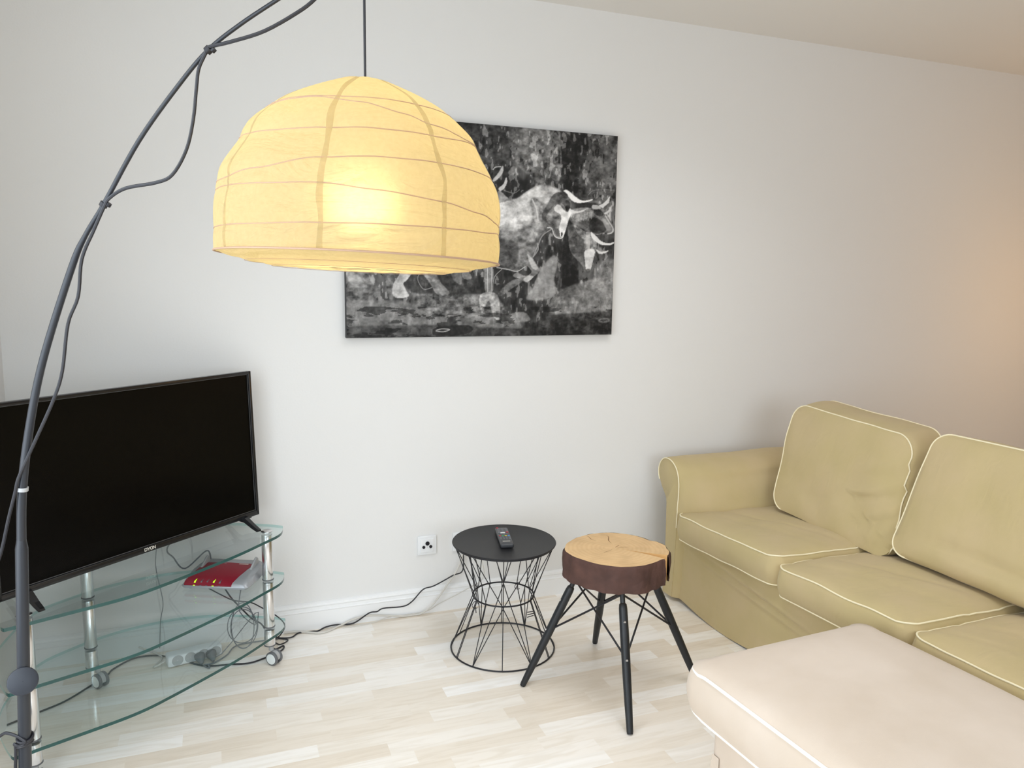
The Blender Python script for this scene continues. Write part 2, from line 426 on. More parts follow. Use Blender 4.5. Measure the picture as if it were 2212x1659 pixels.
I3 = Matrix.Identity(3)

# ------------------------------------------------------------------ sofa
SO = empty('sofa', (2.3, 1.86, 0), 'khaki three-seat roll-arm sofa with cream piping on the right', 'sofa')
so = Vector((2.3, 1.86, 0))
def L2(p): return Vector(p)-so
# slipcovered base: front panel with sagging folds, loose hem
b = MB(); ny, nz_ = 110, 34; vs = []
ys0, ys1 = 0.83, 2.868
for i in range(ny+1):
    y = ys0+(ys1-ys0)*i/ny
    for j in range(nz_+1):
        z = 0.012+0.36*j/nz_
        x = 1.878
        x += 0.006*math.sin(y*9+1)*(1-z/.36)
        # diagonal drape folds hanging from the far arm
        for (d0, sl, wd, am) in ((0.31, 0.34, .016, .017), (0.265, 0.30, .012, .010)):
            zc = d0-sl*(2.74-y)*0.30
            fall = max(0, 1-abs((y-2.25))/0.75)
            x -= am*fall*math.exp(-((z-zc)/wd)**2)
            x += am*.55*fall*math.exp(-((z-zc+.026)/wd)**2)
        x += 0.02*max(0, (z-.30)/.07)**2
        x += 0.003*noise.noise(Vector((y*5, z*9, 2)))
        edge_ = max(0, (y-2.80)/.068)
        x += 0.012*edge_**2
        z2 = z+(0.010*math.sin(y*7)+.012*max(0, (y-2.6)) if j == 0 else 0)
        vs.append(L2((x, y, z2)))
fs = [(i*(nz_+1)+j, (i+1)*(nz_+1)+j, (i+1)*(nz_+1)+j+1, i*(nz_+1)+j+1) for i in range(ny) for j in range(nz_)]
b.add(vs, fs, 0, True)
# far end skirt, rear and platform (closed body set behind the front panel)
def side_panel(y, s):
    v = [L2((1.90, y, .02)), L2((2.70, y, .015)), L2((2.70, y, .40)), L2((1.90, y, .40))]
    b.add(v, [(0, 1, 2, 3)])
side_panel(2.868, 1); side_panel(.83, -1)
b.box(L2((2.30, 1.85, .19)), (.80, 2.03, .25), 0, bev=.01)
b.build('base_cover', M_sofa, SO, sharp=60)
# kick pleat at the far front corner
b = MB()
vs = []
for i in range(9):
    for j in range(7):
        t = i/8; z = .02+.17*j/6
        vs.append(L2((1.888+.05*t+.008*math.sin(t*PI*2), 2.872+.02*math.sin(t*PI)*(1-j/6), z-.012*(1-j/6)*math.sin(t*PI))))
b.add(vs, [(i*7+j, (i+1)*7+j, (i+1)*7+j+1, i*7+j+1) for i in range(8) for j in range(6)], 0, True)
b.build('corner_pleat', M_sofa, SO)
# arms: roll profile extruded along x
def arm(flip):
    P0 = [(2.872, .02), (2.866, .20), (2.868, .36), (2.874, .44), (2.897, .475), (2.925, .505), (2.943, .54), (2.946, .572), (2.932, .606), (2.905, .628),
          (2.872, .634), (2.838, .628), (2.806, .608), (2.786, .578), (2.776, .54), (2.774, .49), (2.778, .44), (2.782, .38), (2.788, .20), (2.80, .02)]
    # inner side swells away from the front face
    ctr = Vector((2.86, .54)); xs = [1.856, 1.858, 1.864, 1.875, 1.90, 1.95, 2.05, 2.2, 2.4, 2.6, 2.70]
    spl = spline([(y, z, 0) for y, z in P0], 4)
    rings = []
    for k, x in enumerate(xs):
        g = (0.93, .97, .99, 1.0, 1.0, 1, 1, 1, 1, 1, 1)[k]
        ring = []
        for p in spl:
            y, z = p.x, p.y
            inner = max(0, min(1, (2.86-y)/.07))
            t = min(1, max(0, (x-1.86)/.16))
            y2 = y-inner*(0.055+0.055*max(0, min(1, (.56-z)/.12)))*t**.6
            y2 = ctr.x+(y2-ctr.x)*g if z > .42 else y2; z2 = ctr.y+(z-ctr.y)*g if z > .42 else z
            z2 += .004*math.sin(x*11) if z > .5 else 0
            z2 += .008*t if z > .5 else 0
            if flip: y2 = 2*1.853-y2
            ring.append(L2((x, y2, z2)))
        rings.append(ring)
    b = MB(); n = len(rings[0])
    vs = [p for r_ in rings for p in r_]
    fs = [(i*n+k, i*n+(k+1) % n, (i+1)*n+(k+1) % n, (i+1)*n+k) for i in range(len(rings)-1) for k in range(n)]
    fs += [list(range(n)), [(len(rings)-1)*n+k for k in range(n)]]
    b.add(vs, fs, 0, True)
    o = b.build('armrest', M_sofa, SO, sharp=50)
    pb = MB(); pts = [p+Vector((-.002, 0, 0)) for p, q in zip(rings[1], spl) if q.y > .30]
    i0 = [i for i, q in enumerate(spl) if q.y > .30 and i > n*0.28]
    pb.tube([rings[1][i]+Vector((-.003, 0, 0)) for i in i0 if spl[i].y > .30], .0026, 8)
    pb.build('piping', M_pipe, o)
arm(False); arm(True)
# back rest frame behind the cushions
b = MB()
pb_ = [(2.45, .35), (2.50, .62), (2.53, .68), (2.58, .705), (2.66, .70), (2.71, .68), (2.73, .62), (2.72, .02), (2.62, .02)]
pb_ = [(p.x, p.y) for p in spline([(x, z, 0) for x, z in pb_], 3)]
n = len(pb_)
vs = [L2((x, .90, z)) for x, z in pb_]+[L2((x, 2.80, z)) for x, z in pb_]
b.add(vs, [(i, (i+1) % n, n+(i+1) % n, n+i) for i in range(n)]+[list(range(n)), list(range(n, 2*n))], 0, True)
b.build('back_frame', M_sofa, SO)
# seat cushions
def seatfold(sd):
    def f(x, y):
        z = -0.003*math.exp(-((x+y*0.35-.02*sd)/.012)**2)-.003*math.exp(-((x+y*.3+.10)/.010)**2)
        return z+(-.006*math.exp(-((x+.05)/.2)**2-(y/.2)**2))
    return f
for k, (ya, yb, dz) in enumerate(((2.128, 2.762, 0), (1.556, 2.122, 0.002), (.965, 1.548, 0.002))):
    yc, wy = (ya+yb)/2, yb-ya
    cushion('seat_cushion', .52, wy, .105, .045, .030, .012, Matrix.Rotation(math.radians(-2.3), 3, 'X'), L2((2.098, yc, .374+dz)), M_sofa, M_pipe, SO, seed=k+1, wr=.006, folds=seatfold(k), edge=.007)
# back cushions: local x = width along world y, local y = height (leaning), local z = towards the sitter
def backM(lean, twist=0):
    h = Vector((math.sin(lean), 0, math.cos(lean))); w_ = Vector((0, 1, 0)); nrm = w_.cross(h)
    if nrm.x > 0: nrm = -nrm
    w2 = h.cross(nrm)
    M_ = Matrix((w2, h, nrm)).transposed()
    return Matrix.Rotation(twist, 3, 'Z') @ M_
def wr1(x, y):   # long pulls fanning up from the near edge of the cushion
    z = 0
    for (a, c, wd, am, x0) in ((.42, .10, .010, .006, .10), (.50, .02, .012, .009, -.02), (.55, -.07, .011, .008, .06), (.60, -.14, .009, .006, .12), (.55, -.185, .008, .005, .16)):
        q = x-.30; u = y-c-a*q-.55*q*q
        f = max(0, min(1, (x-x0)/.16)); f = f*f*(3-2*f)
        z += am*f*(-math.exp(-(u/wd)**2)+.7*math.exp(-((u-.022)/(wd*1.3))**2))
    u = y+.13-.9*(x+.12)**2*4; z -= .005*math.exp(-(u/.014)**2-((x+.10)/.12)**2)
    return z*1.3
SGN = 1
def frame3(w_, h, n_): return Matrix((Vector(w_).normalized(), Vector(h).normalized(), Vector(n_).normalized())).transposed()
B1 = frame3((.02, -1, -.055), (.165, .085, .42), (-.99, .03, -.10))
cushion('back_cushion', .625, .465, .150, .075, .020, .008, B1, L2((2.377, 2.335, .668)), M_sofa, M_pipe, SO, seed=5, wr=.010, folds=wr1, edge=.010, puffb=0.0, hide=lambda x, y, z: .016*max(0, min(1, (-y-.19)/.03))*max(0, min(1, (x+.26)/.05)))
B2 = frame3((0, -1, 0), (.185, 0, .42), (-.95, 0, .28))
def wr2(x, y): return -.016*math.exp(-((y+.15+.05*x)/.018)**2)*max(0, 1-abs(x-.05)/.3)+.012*math.exp(-((y+.19)/.03)**2)*max(0, 1-abs(x)/.33)
cushion('back_cushion', .66, .462, .145, .07, .026, .010, B2, L2((2.375, 1.655, .665)), M_sofa, M_pipe, SO, seed=6, wr=.008, folds=wr2, edge=.006, puffb=0.0, hide=lambda x, y, z: .016*max(0, min(1, (-y-.19)/.03))*max(0, min(1, (x+.26)/.05)))
cushion('back_cushion', .66, .462, .145, .07, .026, .010, B2, L2((2.375, .985, .665)), M_sofa, M_pipe, SO, seed=8, wr=.008, folds=wr2, edge=.006, puffb=0.0, hide=lambda x, y, z: .016*max(0, min(1, (-y-.19)/.03))*max(0, min(1, (x+.26)/.05)))

# ------------------------------------------------------------------ footstool
OT = empty('footstool', (1.475, 1.215, 0), 'pale sand upholstered footstool with white piping in front of the khaki sofa', 'footstool', rz=math.radians(3.2))
b = MB(); out = rrect(.545, .745, .03, 6); n = len(out); vs = []
for j, (z, g) in enumerate(((.014, 1.012), (.10, 1.006), (.22, 1.0), (.30, 1.0), (.315, .99))):
    for i, p in enumerate(out):
        q = 1+.004*noise.noise(Vector((p.x*6, p.y*6, z*3)))
        vs.append((p.x*g*q, p.y*g*q, z))
b.add(vs, [(i*n+k, i*n+(k+1) % n, (i+1)*n+(k+1) % n, (i+1)*n+k) for i in range(4) for k in range(n)]+[list(range(n)), [4*n+k for k in range(n)]], 0, True)
b.build('skirt', M_otto, OT, sharp=60)
b = MB(); vs = []
for (x, y, s) in ((-.272, .30, 1), ):
    b.add([(x-.004, y+.055, .19), (x-.016, y+.075, .014), (x-.010, y+.02, .010), (x-.004, y+.03, .19)], [(0, 1, 2, 3)])
b.build('pleat', M_otto, OT)
cushion('seat_cushion', .640, .83, .118, .055, .040, .018, I3, (-.012, 0, .364), M_otto, M_pipe2, OT, seed=3, wr=.005, pipes=(.0042, .0038), puffb=.0, pe=.42, hide=lambda x, y, z: .010*max(0, min(1, (y-.33)/.06))+.010*max(0, min(1, (x-.28)/.03))*(y < .35))

# ------------------------------------------------------------------ canvas picture
XA, XB, ZA, ZB = .4745, 1.6290, 1.178, 2.022
HA = FPX
def wallxz(px, py, Y=3.016):
    v = FW+RX*((px-1106)/FPX)-UP*((py-829.5)/FPX); t = (Y-CAM.y)/v.y
    return (CAM.x+v.x*t, CAM.z+v.z*t)
def art(nx=520, nz=380):
    xs = np.linspace(XA, XB, nx); zs = np.linspace(ZA, ZB, nz)
    X, Z = np.meshgrid(xs, zs)
    rng = np.random.default_rng(3)
    def vn(kx, kz, seed, oct_=4):
        tot = np.zeros_like(X); a = 1; s_ = 0
        for o in range(oct_):
            g = np.random.default_rng(seed*17+o).random((int(kz*2**o)+3, int(kx*2**o)+3))
            u = (X-XA)/(XB-XA)*kx*2**o; w = (Z-ZA)/(ZB-ZA)*kz*2**o
            i = u.astype(int); j = w.astype(int); fu = u-i; fw = w-j
            fu = fu*fu*(3-2*fu); fw = fw*fw*(3-2*fw)
            tot += a*((g[j, i]*(1-fu)+g[j, i+1]*fu)*(1-fw)+(g[j+1, i]*(1-fu)+g[j+1, i+1]*fu)*fw); s_ += a; a *= .6
        return tot/s_
    n1 = vn(8, 7, 1); n2 = vn(30, 9, 2); n3 = vn(60, 60, 3, 3); n4 = vn(14, 40, 4); n5 = vn(22, 18, 5, 5); n6 = vn(90, 30, 6, 2)
    def K1(p): return wallxz(1040+p[0]/5.72, 340+p[1]/5.72)
    def K4(p): return wallxz(730+p[0]/3.252, 240+p[1]/3.252)
    def inside(poly):
        m_ = np.zeros(X.shape, bool); k = len(poly)
        for i in range(k):
            x1, z1 = poly[i]; x2, z2 = poly[(i+1) % k]
            if z1 == z2: continue
            c = ((z1 > Z) != (z2 > Z)) & (X < (x2-x1)*(Z-z1)/(z2-z1)+x1)
            m_ ^= c
        return m_
    def soft(mk, k=1):
        a = mk.astype(float)
        for _ in range(k):
            p = np.pad(a, 1, mode='edge'); a = (p[:-2, 1:-1]+p[2:, 1:-1]+p[1:-1, :-2]+p[1:-1, 2:]+4*p[1:-1, 1:-1])/8
        return a
    A = np.full(X.shape, .22)
    def fill(poly, val, op=1, k=1, K=K1, tex=0.0, sm=True):
        nonlocal A
        pts = [K(p) for p in poly]
        if sm: pts = [(q.x, q.y) for q in spline([(a, c, 0) for a, c in pts], 4, True)]
        w = soft(inside(pts), k)*op
        v = val+tex*(n5-.5)*2+tex*.8*(n3-.5)*2
        A = A*(1-w)+v*w
    def line(poly, val, wd, K=K1, op=.9):
        nonlocal A
        pts = [(q.x, q.y) for q in spline([(*K(p), 0) for p in poly], 4)]
        dmin = np.full(X.shape, 9.)
        for (x1, z1), (x2, z2) in zip(pts[:-1], pts[1:]):
            dx, dz = x2-x1, z2-z1; L_ = dx*dx+dz*dz+1e-12
            t = np.clip(((X-x1)*dx+(Z-z1)*dz)/L_, 0, 1)
            dmin = np.minimum(dmin, np.hypot(X-x1-t*dx, Z-z1-t*dz))
        w = np.clip((wd-dmin)/.0018+.5, 0, 1)*op; A = A*(1-w)+val*w
    # backdrop washes with vertical drips
    A = .10+.34*np.clip((n1-.42)*2.2, 0, 1)+.20*np.clip((n2-.5)*3, 0, 1)+.10*(n6-.5)
    A *= .9
    fill([(380, -560), (640, -600), (980, -560), (990, 80), (940, 330), (860, 250), (760, 330), (660, 280), (560, 200), (420, 60), (330, -200)], .36, .75, 5, tex=.30)
    fill([(-200, -420), (300, -520), (420, 100), (200, 200), (-100, 60)], .14, .7, 8, tex=.15)
    fill([(990, -600), (1290, -600), (1300, 0), (1230, 150), (1190, 430), (1080, 420), (1000, 330), (990, 0)], .05, .85, 3, tex=.10)
    fill([(1400, -250), (1660, -200), (1640, 500), (1400, 560), (1220, 500), (1210, 230), (1320, 150)], .27, .7, 8, tex=.22)
    fill([(330, 150), (560, 330), (700, 330), (560, 420), (350, 520), (220, 380), (150, 250)], .07, .75, 5)
    drip = (n6 > .62) & (n2 > .45)
    A = np.where(drip, A+.20, A); A = np.where((n6 < .30) & (n1 > .5), A*.45, A)
    fill([(1040, 900), (1010, 1100), (1000, 1300), (1000, 1700), (1180, 1700), (1200, 1500), (1180, 1250), (1080, 1000)], .04, .85, 3, tex=.06)
    # mist in front of the herd
    fill([(900, 1210), (945, 1300), (900, 1480), (880, 1720), (560, 1760), (640, 1600), (720, 1400), (800, 1290)], .52, .8, 6, tex=.10)
    fill([(1180, 1560), (1640, 1500), (1620, 1950), (900, 1950), (900, 1700)], .46, .65, 9, tex=.24)
    fill([(1480, 1300), (1640, 1280), (1630, 1600), (1350, 1640)], .5, .5, 6, tex=.25)
    # rear bull, upper right
    fill([(1095, 660), (1200, 622), (1365, 622), (1400, 590), (1490, 620), (1560, 720), (1640, 880), (1620, 935), (1560, 945), (1530, 925), (1440, 955), (1320, 925), (1180, 840), (1090, 780)], .34, .95, 1, tex=.22)
    fill([(1110, 670), (1200, 630), (1350, 632), (1370, 700), (1290, 760), (1200, 800), (1120, 760)], .58, .75, 3, tex=.4)
    for q in range(12): line([(1130+20*q, 680+(q*37) % 30), (1140+20*q, 740+(q*53) % 40)], .78, .0012, op=.6)
    fill([(1390, 740), (1500, 800), (1540, 900), (1440, 945), (1350, 905), (1330, 820)], .10, .85, 2, tex=.06)
    fill([(1390, 640), (1450, 640), (1510, 690), (1480, 730), (1400, 700)], .08, .7, 1, tex=.1)
    fill([(1375, 590), (1430, 590), (1480, 630), (1400, 640), (1365, 625)], .7, .85, 1)
    line([(1530, 720), (1580, 800), (1625, 880), (1610, 930), (1560, 945)], .72, .0022)
    fill([(1500, 740), (1580, 840), (1600, 900), (1550, 890), (1500, 800)], .5, .7, 2, tex=.1)
    fill([(1440, 600), (1520, 560), (1592, 472), (1575, 560), (1500, 625)], .80, .95, 1, sm=False)
    fill([(1515, 690), (1570, 650), (1608, 588), (1600, 660), (1535, 710)], .75, .95, 1, sm=False)
    # front bull, lower right
    fill([(1085, 830), (1180, 840), (1270, 912), (1350, 920), (1420, 1010), (1425, 1130), (1380, 1300), (1335, 1425), (1300, 1440), (1270, 1405), (1240, 1330), (1170, 1250), (1095, 1150), (1075, 1000)], .26, .95, 1, tex=.2)
    fill([(1150, 835), (1270, 912), (1340, 925), (1330, 1010), (1260, 1010), (1180, 930)], .56, .75, 2, tex=.4)
    fill([(1340, 980), (1415, 1030), (1420, 1130), (1370, 1150), (1330, 1060)], .42, .8, 1, tex=.4)
    fill([(1270, 1170), (1330, 1130), (1400, 1150), (1375, 1290), (1345, 1390), (1295, 1395), (1280, 1280)], .80, .9, 1, tex=.15)
    fill([(1275, 1000), (1330, 1000), (1340, 1140), (1280, 1140)], .55, .7, 2, tex=.3)
    fill([(1290, 1385), (1340, 1380), (1330, 1425), (1300, 1430)], .2, .8, 1)
    for k in range(4): line([(1298+12*k, 920), (1300+11*k, 1120)], .8, .0008)
    fill([(1350, 922), (1400, 955), (1480, 1035), (1570, 1062), (1642, 1045), (1600, 1082), (1480, 1078), (1400, 1028), (1360, 985)], .88, .95, 1)
    fill([(1415, 1135), (1480, 1165), (1568, 1150), (1530, 1183), (1450, 1188)], .80, .95, 1)
    # big bull in the middle
    body = [(120, 560), (215, 560), (345, 522), (450, 500), (560, 420), (700, 345), (800, 340), (900, 365), (1000, 430), (1090, 500), (1112, 560), (1100, 640), (1080, 720), (1050, 830), (1022, 930), (1012, 985), (960, 1000), (905, 975), (880, 900), (860, 865), (810, 900), (740, 1000), (700, 1100), (650, 1225), (600, 1260), (560, 1340), (440, 1405), (300, 1385), (150, 1360), (60, 1300), (40, 900)]
    fill(body, .36, 1, 1, tex=.22)
    fill([(120, 560), (345, 524), (450, 502), (560, 424), (700, 349), (800, 343), (900, 368), (990, 430), (880, 470), (820, 560), (740, 560), (650, 500), (600, 560), (640, 700), (600, 820), (520, 860), (430, 900), (330, 860), (120, 900)], .78, .82, 9, tex=.26)
    for q in range(26):
        a_ = 150+ (q*137) % 560; c_ = 620+(q*211) % 420; line([(a_, c_), (a_+8, c_+50), (a_+2, c_+110)], .25 if q % 2 else .8, .0012, op=.5)
    fill([(620, 520), (740, 570), (760, 700), (700, 900), (640, 700)], .62, .6, 4, tex=.3)
    fill([(300, 800), (560, 780), (700, 830), (680, 1000), (560, 1050), (380, 950), (250, 1000)], .52, .55, 8, tex=.35)
    fill([(250, 1010), (440, 1060), (440, 1300), (300, 1370), (120, 1340), (120, 1050)], .14, .7, 8, tex=.12)
    line([(630, 520), (680, 640), (700, 780)], .78, .003, op=.7)
    fill([(820, 570), (900, 450), (1000, 428), (1080, 470), (1010, 545), (900, 610), (860, 700), (900, 860), (800, 800), (745, 720)], .19, .85, 2, tex=.16)
    fill([(860, 640), (940, 570), (1000, 640), (980, 740), (960, 860), (900, 880), (840, 820), (800, 740)], .44, .85, 2, tex=.35)
    fill([(900, 620), (950, 580), (1000, 630), (1050, 670), (1095, 630), (1108, 690), (1082, 760), (1052, 860), (1022, 955), (990, 985), (965, 950), (958, 870), (985, 770), (975, 705), (935, 680), (905, 660)], .88, .92, 1, tex=.18)
    fill([(1000, 520), (1070, 530), (1100, 600), (1060, 680), (1030, 610), (990, 560)], .10, .8, 1, tex=.2)
    fill([(800, 790), (880, 780), (930, 830), (930, 885), (880, 875)], .20, .6, 3, tex=.25)
    fill([(905, 885), (955, 885), (970, 975), (925, 965)], .22, .85, 1)
    fill([(985, 925), (1003, 935), (1000, 972), (984, 972)], .03, .95, 1)
    line([(815, 868), (870, 880), (900, 965), (950, 998), (1000, 992), (1020, 940)], .82, .0018)
    line([(880, 880), (760, 960), (700, 1080), (650, 1200)], .55, .0025, op=.7)
    line([(640, 1225), (700, 1140), (690, 1060)], .6, .003, op=.7)
    fill([(1015, 415), (1055, 402), (1120, 450), (1215, 522), (1300, 532), (1368, 516), (1362, 535), (1245, 562), (1150, 552), (1085, 500), (1060, 450)], .92, .97, 1)
    fill([(1100, 640), (1170, 665), (1230, 655), (1295, 640), (1240, 675), (1150, 692), (1100, 672)], .82, .95, 1)
    # raised foreleg
    fill([(470, 1150), (540, 1130), (600, 1190), (650, 1270), (712, 1370), (705, 1420), (640, 1480), (560, 1542), (470, 1500), (388, 1465), (440, 1425), (550, 1465), (620, 1410), (560, 1330), (480, 1200)], .45, .95, 1, tex=.2)
    fill([(570, 1190), (640, 1270), (700, 1370), (640, 1380), (590, 1290)], .8, .8, 2, tex=.15)
    fill([(520, 1500), (560, 1540), (640, 1480), (600, 1460)], .75, .8, 1, tex=.1)
    line([(190, 1360), (330, 1385), (440, 1408), (540, 1350)], .72, .0015)
    line([(250, 1385), (160, 1480), (140, 1640)], .6, .0012)
    # left pair of horns
    fill([(140, 275), (210, 190), (262, 103), (268, 170), (230, 240), (160, 295)], .66, .95, 1, tex=.08)
    line([(145, 150), (175, 120), (240, 115)], .7, .0018)
    fill([(212, 380), (270, 330), (305, 248), (317, 310), (280, 385), (232, 415)], .72, .95, 1, tex=.08)
    fill([(190, 440), (235, 415), (290, 470), (345, 525), (210, 562), (150, 560)], .42, .9, 1, tex=.2)
    fill([(330, 190), (380, 110), (412, 120), (410, 200), (370, 225)], .45, .7, 2, tex=.2)
    line([(280, 410), (400, 440), (470, 400)], .5, .0015, op=.6)
    line([(1315, 470), (1380, 410), (1500, 400), (1640, 405)], .45, .001)
    # lower left: legs and hooves of the herd
    fill([(40, 1080), (200, 1110), (230, 1200), (300, 1260), (200, 1380), (40, 1350)], .32, .8, 4, K4, tex=.3)
    fill([(60, 1120), (140, 1150), (190, 1230), (140, 1240), (80, 1200)], .55, .6, 3, K4, tex=.25)
    fill([(320, 1060), (390, 1110), (400, 1250), (370, 1340), (330, 1180)], .32, .8, 2, K4, tex=.2)
    fill([(450, 1060), (600, 1060), (900, 1060), (980, 1280), (800, 1300), (600, 1290), (480, 1240)], .10, .8, 5, K4, tex=.08)
    fill([(470, 1070), (560, 1070), (490, 1180), (460, 1210), (480, 1260), (498, 1300), (430, 1315), (385, 1290), (388, 1220), (430, 1150)], .70, .92, 1, K4, tex=.22)
    fill([(600, 1080), (670, 1110), (720, 1200), (785, 1280), (700, 1290), (640, 1200), (590, 1130)], .46, .9, 1, K4, tex=.25)
    line([(580, 1130), (560, 1180), (600, 1250), (660, 1240)], .55, .0012, K4)
    fill([(780, 1090), (850, 1100), (870, 1180), (860, 1220), (810, 1180)], .36, .8, 2, K4, tex=.15)
    fill([(870, 1110), (910, 1120), (940, 1175), (880, 1175)], .42, .8, 1, K4, tex=.15)
    fill([(1030, 1070), (1085, 1070), (1088, 1260), (1040, 1290)], .46, .85, 1, K4, tex=.2)
    line([(1050, 1080), (1052, 1270)], .8, .0012, K4); line([(1078, 1080), (1080, 1260)], .75, .001, K4)
    fill([(1130, 1270), (1230, 1185), (1300, 1190), (1200, 1260), (1140, 1300)], .36, .8, 2, K4, tex=.2)
    # ground
    fill([(40, 1330), (420, 1330), (900, 1400), (1150, 1420), (1300, 1480), (1300, 1530), (40, 1520)], .40, .75, 10, K4, tex=.14, sm=False)
    fill([(560, 1290), (800, 1290), (1100, 1300), (1150, 1450), (700, 1440), (560, 1380)], .30, .7, 8, K4, tex=.38)
    fill([(1000, 1290), (1120, 1290), (1135, 1460), (1090, 1440), (1060, 1330), (1010, 1420)], .8, .5, 2, K4, tex=.4)
    fill([(1180, 1440), (1300, 1410), (1350, 1470), (1250, 1480)], .6, .6, 3, K4, tex=.2)
    fill([(1500, 1430), (1960, 1400), (1960, 1620), (1200, 1620), (1250, 1540)], .10, .85, 8, K4, tex=.12, sm=False)
    fill([(1835, 1460), (1900, 1455), (1905, 1480), (1840, 1485)], .4, .7, 2, K4)
    fill([(20, 1510), (700, 1500), (1250, 1530), (1250, 1650), (20, 1650)], .18, .85, 6, K4, tex=.10, sm=False)
    st = (n4 > .60) & (Z < 1.30); A = np.where(st, A*.45, A)
    fill([(690, 1520), (920, 1505), (920, 1560), (690, 1580)], .05, .85, 1, K4)
    line([(690, 1540), (730, 1530), (785, 1535), (740, 1550), (690, 1545)], .6, .002, K4)
    A += .10*(n3-.5)+.06*(n6-.5)
    A = np.clip(A, .02, .95)
    return xs, zs, A
def picture():
    yF = 3.016
    E = empty('canvas_picture', ((XA+XB)/2, YW, ZA), 'black and white canvas print of charging bulls hanging on the wall behind the lamp', 'picture')
    o0 = E.location.copy()
    xs, zs, A = art(); nx, nz = len(xs), len(zs)
    me = D.meshes.new('printed_canvas')
    X, Z = np.meshgrid(xs, zs); V = np.stack([X-o0.x, np.full_like(X, yF-o0.y), Z-o0.z], -1).reshape(-1, 3)
    idx = np.arange(nx*nz).reshape(nz, nx)
    F = np.stack([idx[:-1, :-1], idx[:-1, 1:], idx[1:, 1:], idx[1:, :-1]], -1).reshape(-1, 4)
    me.vertices.add(len(V)); me.vertices.foreach_set('co', V.ravel())
    me.loops.add(F.size); me.loops.foreach_set('vertex_index', F.ravel())
    me.polygons.add(len(F)); me.polygons.foreach_set('loop_start', np.arange(0, F.size, 4)); me.polygons.foreach_set('loop_total', np.full(len(F), 4))
    me.update(calc_edges=True)
    at = me.color_attributes.new('print', 'FLOAT_COLOR', 'POINT')
    g = (A.reshape(-1)**1.75)*1.0+.006
    c = np.stack([g, g*.985, g*.975, np.ones_like(g)], -1); at.data.foreach_set('color', c.ravel())
    M, N, L = mat('printed_canvas'); b_ = N['Principled BSDF']; a = N.new('ShaderNodeVertexColor'); a.layer_name = 'print'
    L.new(a.outputs[0], b_.inputs['Base Color']); b_.inputs['Roughness'].default_value = .55; b_.inputs['Specular IOR Level'].default_value = .25
    me.materials.append(M)
    o = D.objects.new('printed_canvas', me); COL.objects.link(o); o.parent = E
    b = MB(); b.box(((XA+XB)/2-o0.x, (yF+.001+YW)/2-o0.y, (ZA+ZB)/2-o0.z), (XB-XA+.002, YW-yF-.001, ZB-ZA+.002))
    b.build('canvas_edge', plain('dark_canvas_edge', (.03, .03, .033, 1), .7), E)
picture()

# ------------------------------------------------------------------ wall sockets
def socket(x, z, kind, label, cat):
    E = empty('wall_socket' if kind == 'tv' else 'power_socket', (x, YW, z), label, cat)
    b = MB(); b.box((0, -.005, 0), (.082, .010, .082), bev=.003); b.build('cover_frame', M_white, E)
    b = MB(); b.box((0, -.0105, 0), (.058, .006, .058), bev=.0015); fp = b.build('face_plate', M_white, E)
    R = Matrix.Rotation(PI/2, 3, 'X')
    if kind == 'tv':
        for dx, dz, r_ in ((0, .010, .0088), (-.016, -.005, .0064), (.014, -.005, .0064)):
            b = MB(); b.lathe([(r_, 0), (r_, .003), (r_*.75, .0032), (r_*.7, .001), (r_*.35, .001), (r_*.35, .0035), (.0005, .0035)], (dx, -.0134, dz), 20, R=R)
            b.build('connector', M_black, fp)
        b = MB(); b.lathe([(.0016, 0), (.0014, .0008)], (0, -.0134, -.006), 10, R=R); b.build('screw', M_steel, fp)
    else:
        b = MB(); b.lathe([(.0215, .0), (.0205, .0035), (.019, .0035), (.0185, -.003), (.001, -.003)], (0, -.0134, 0), 28, R=R, cap=False)
        b.build('socket_well', M_white, fp)
socket(.8005, .2975, 'tv', 'white antenna wall socket with three black connectors beside the wire table', 'wall socket')
socket(.955, .2975, 'power', 'white square wall socket partly hidden behind the black wire table', 'wall socket')

# ------------------------------------------------------------------ wire side table
TC = Vector((.999, 2.648, 0))
T = empty('wire_side_table', TC, 'black hourglass wire side table with round metal top', 'side table')
RT, RM, RB, ZT, ZM = .197, .117, .200, .420, .213
b = MB(); b.lathe([(.0005, ZT-.001), (RT-.004, ZT-.001), (RT, ZT+.001), (RT+.001, ZT+.0035), (RT-.001, ZT+.006), (RT-.004, ZT+.005), (.0005, ZT+.005)], n=96, cap=False)
b.build('table_top', M_tabletop, T, sharp=30)
def ring(r_, z, rad): 
    q = MB(); q.tube([(r_*math.cos(a*2*PI/72), r_*math.sin(a*2*PI/72), z) for a in range(72)], rad, 8, closed=True); return q
ring(RT-.008, ZT-.004, .0028).build('top_ring', M_black, T)
ring(RM, ZM, .0032).build('waist_ring', M_black, T)
ring(RB, .003, .0030).build('base_ring', M_black, T)
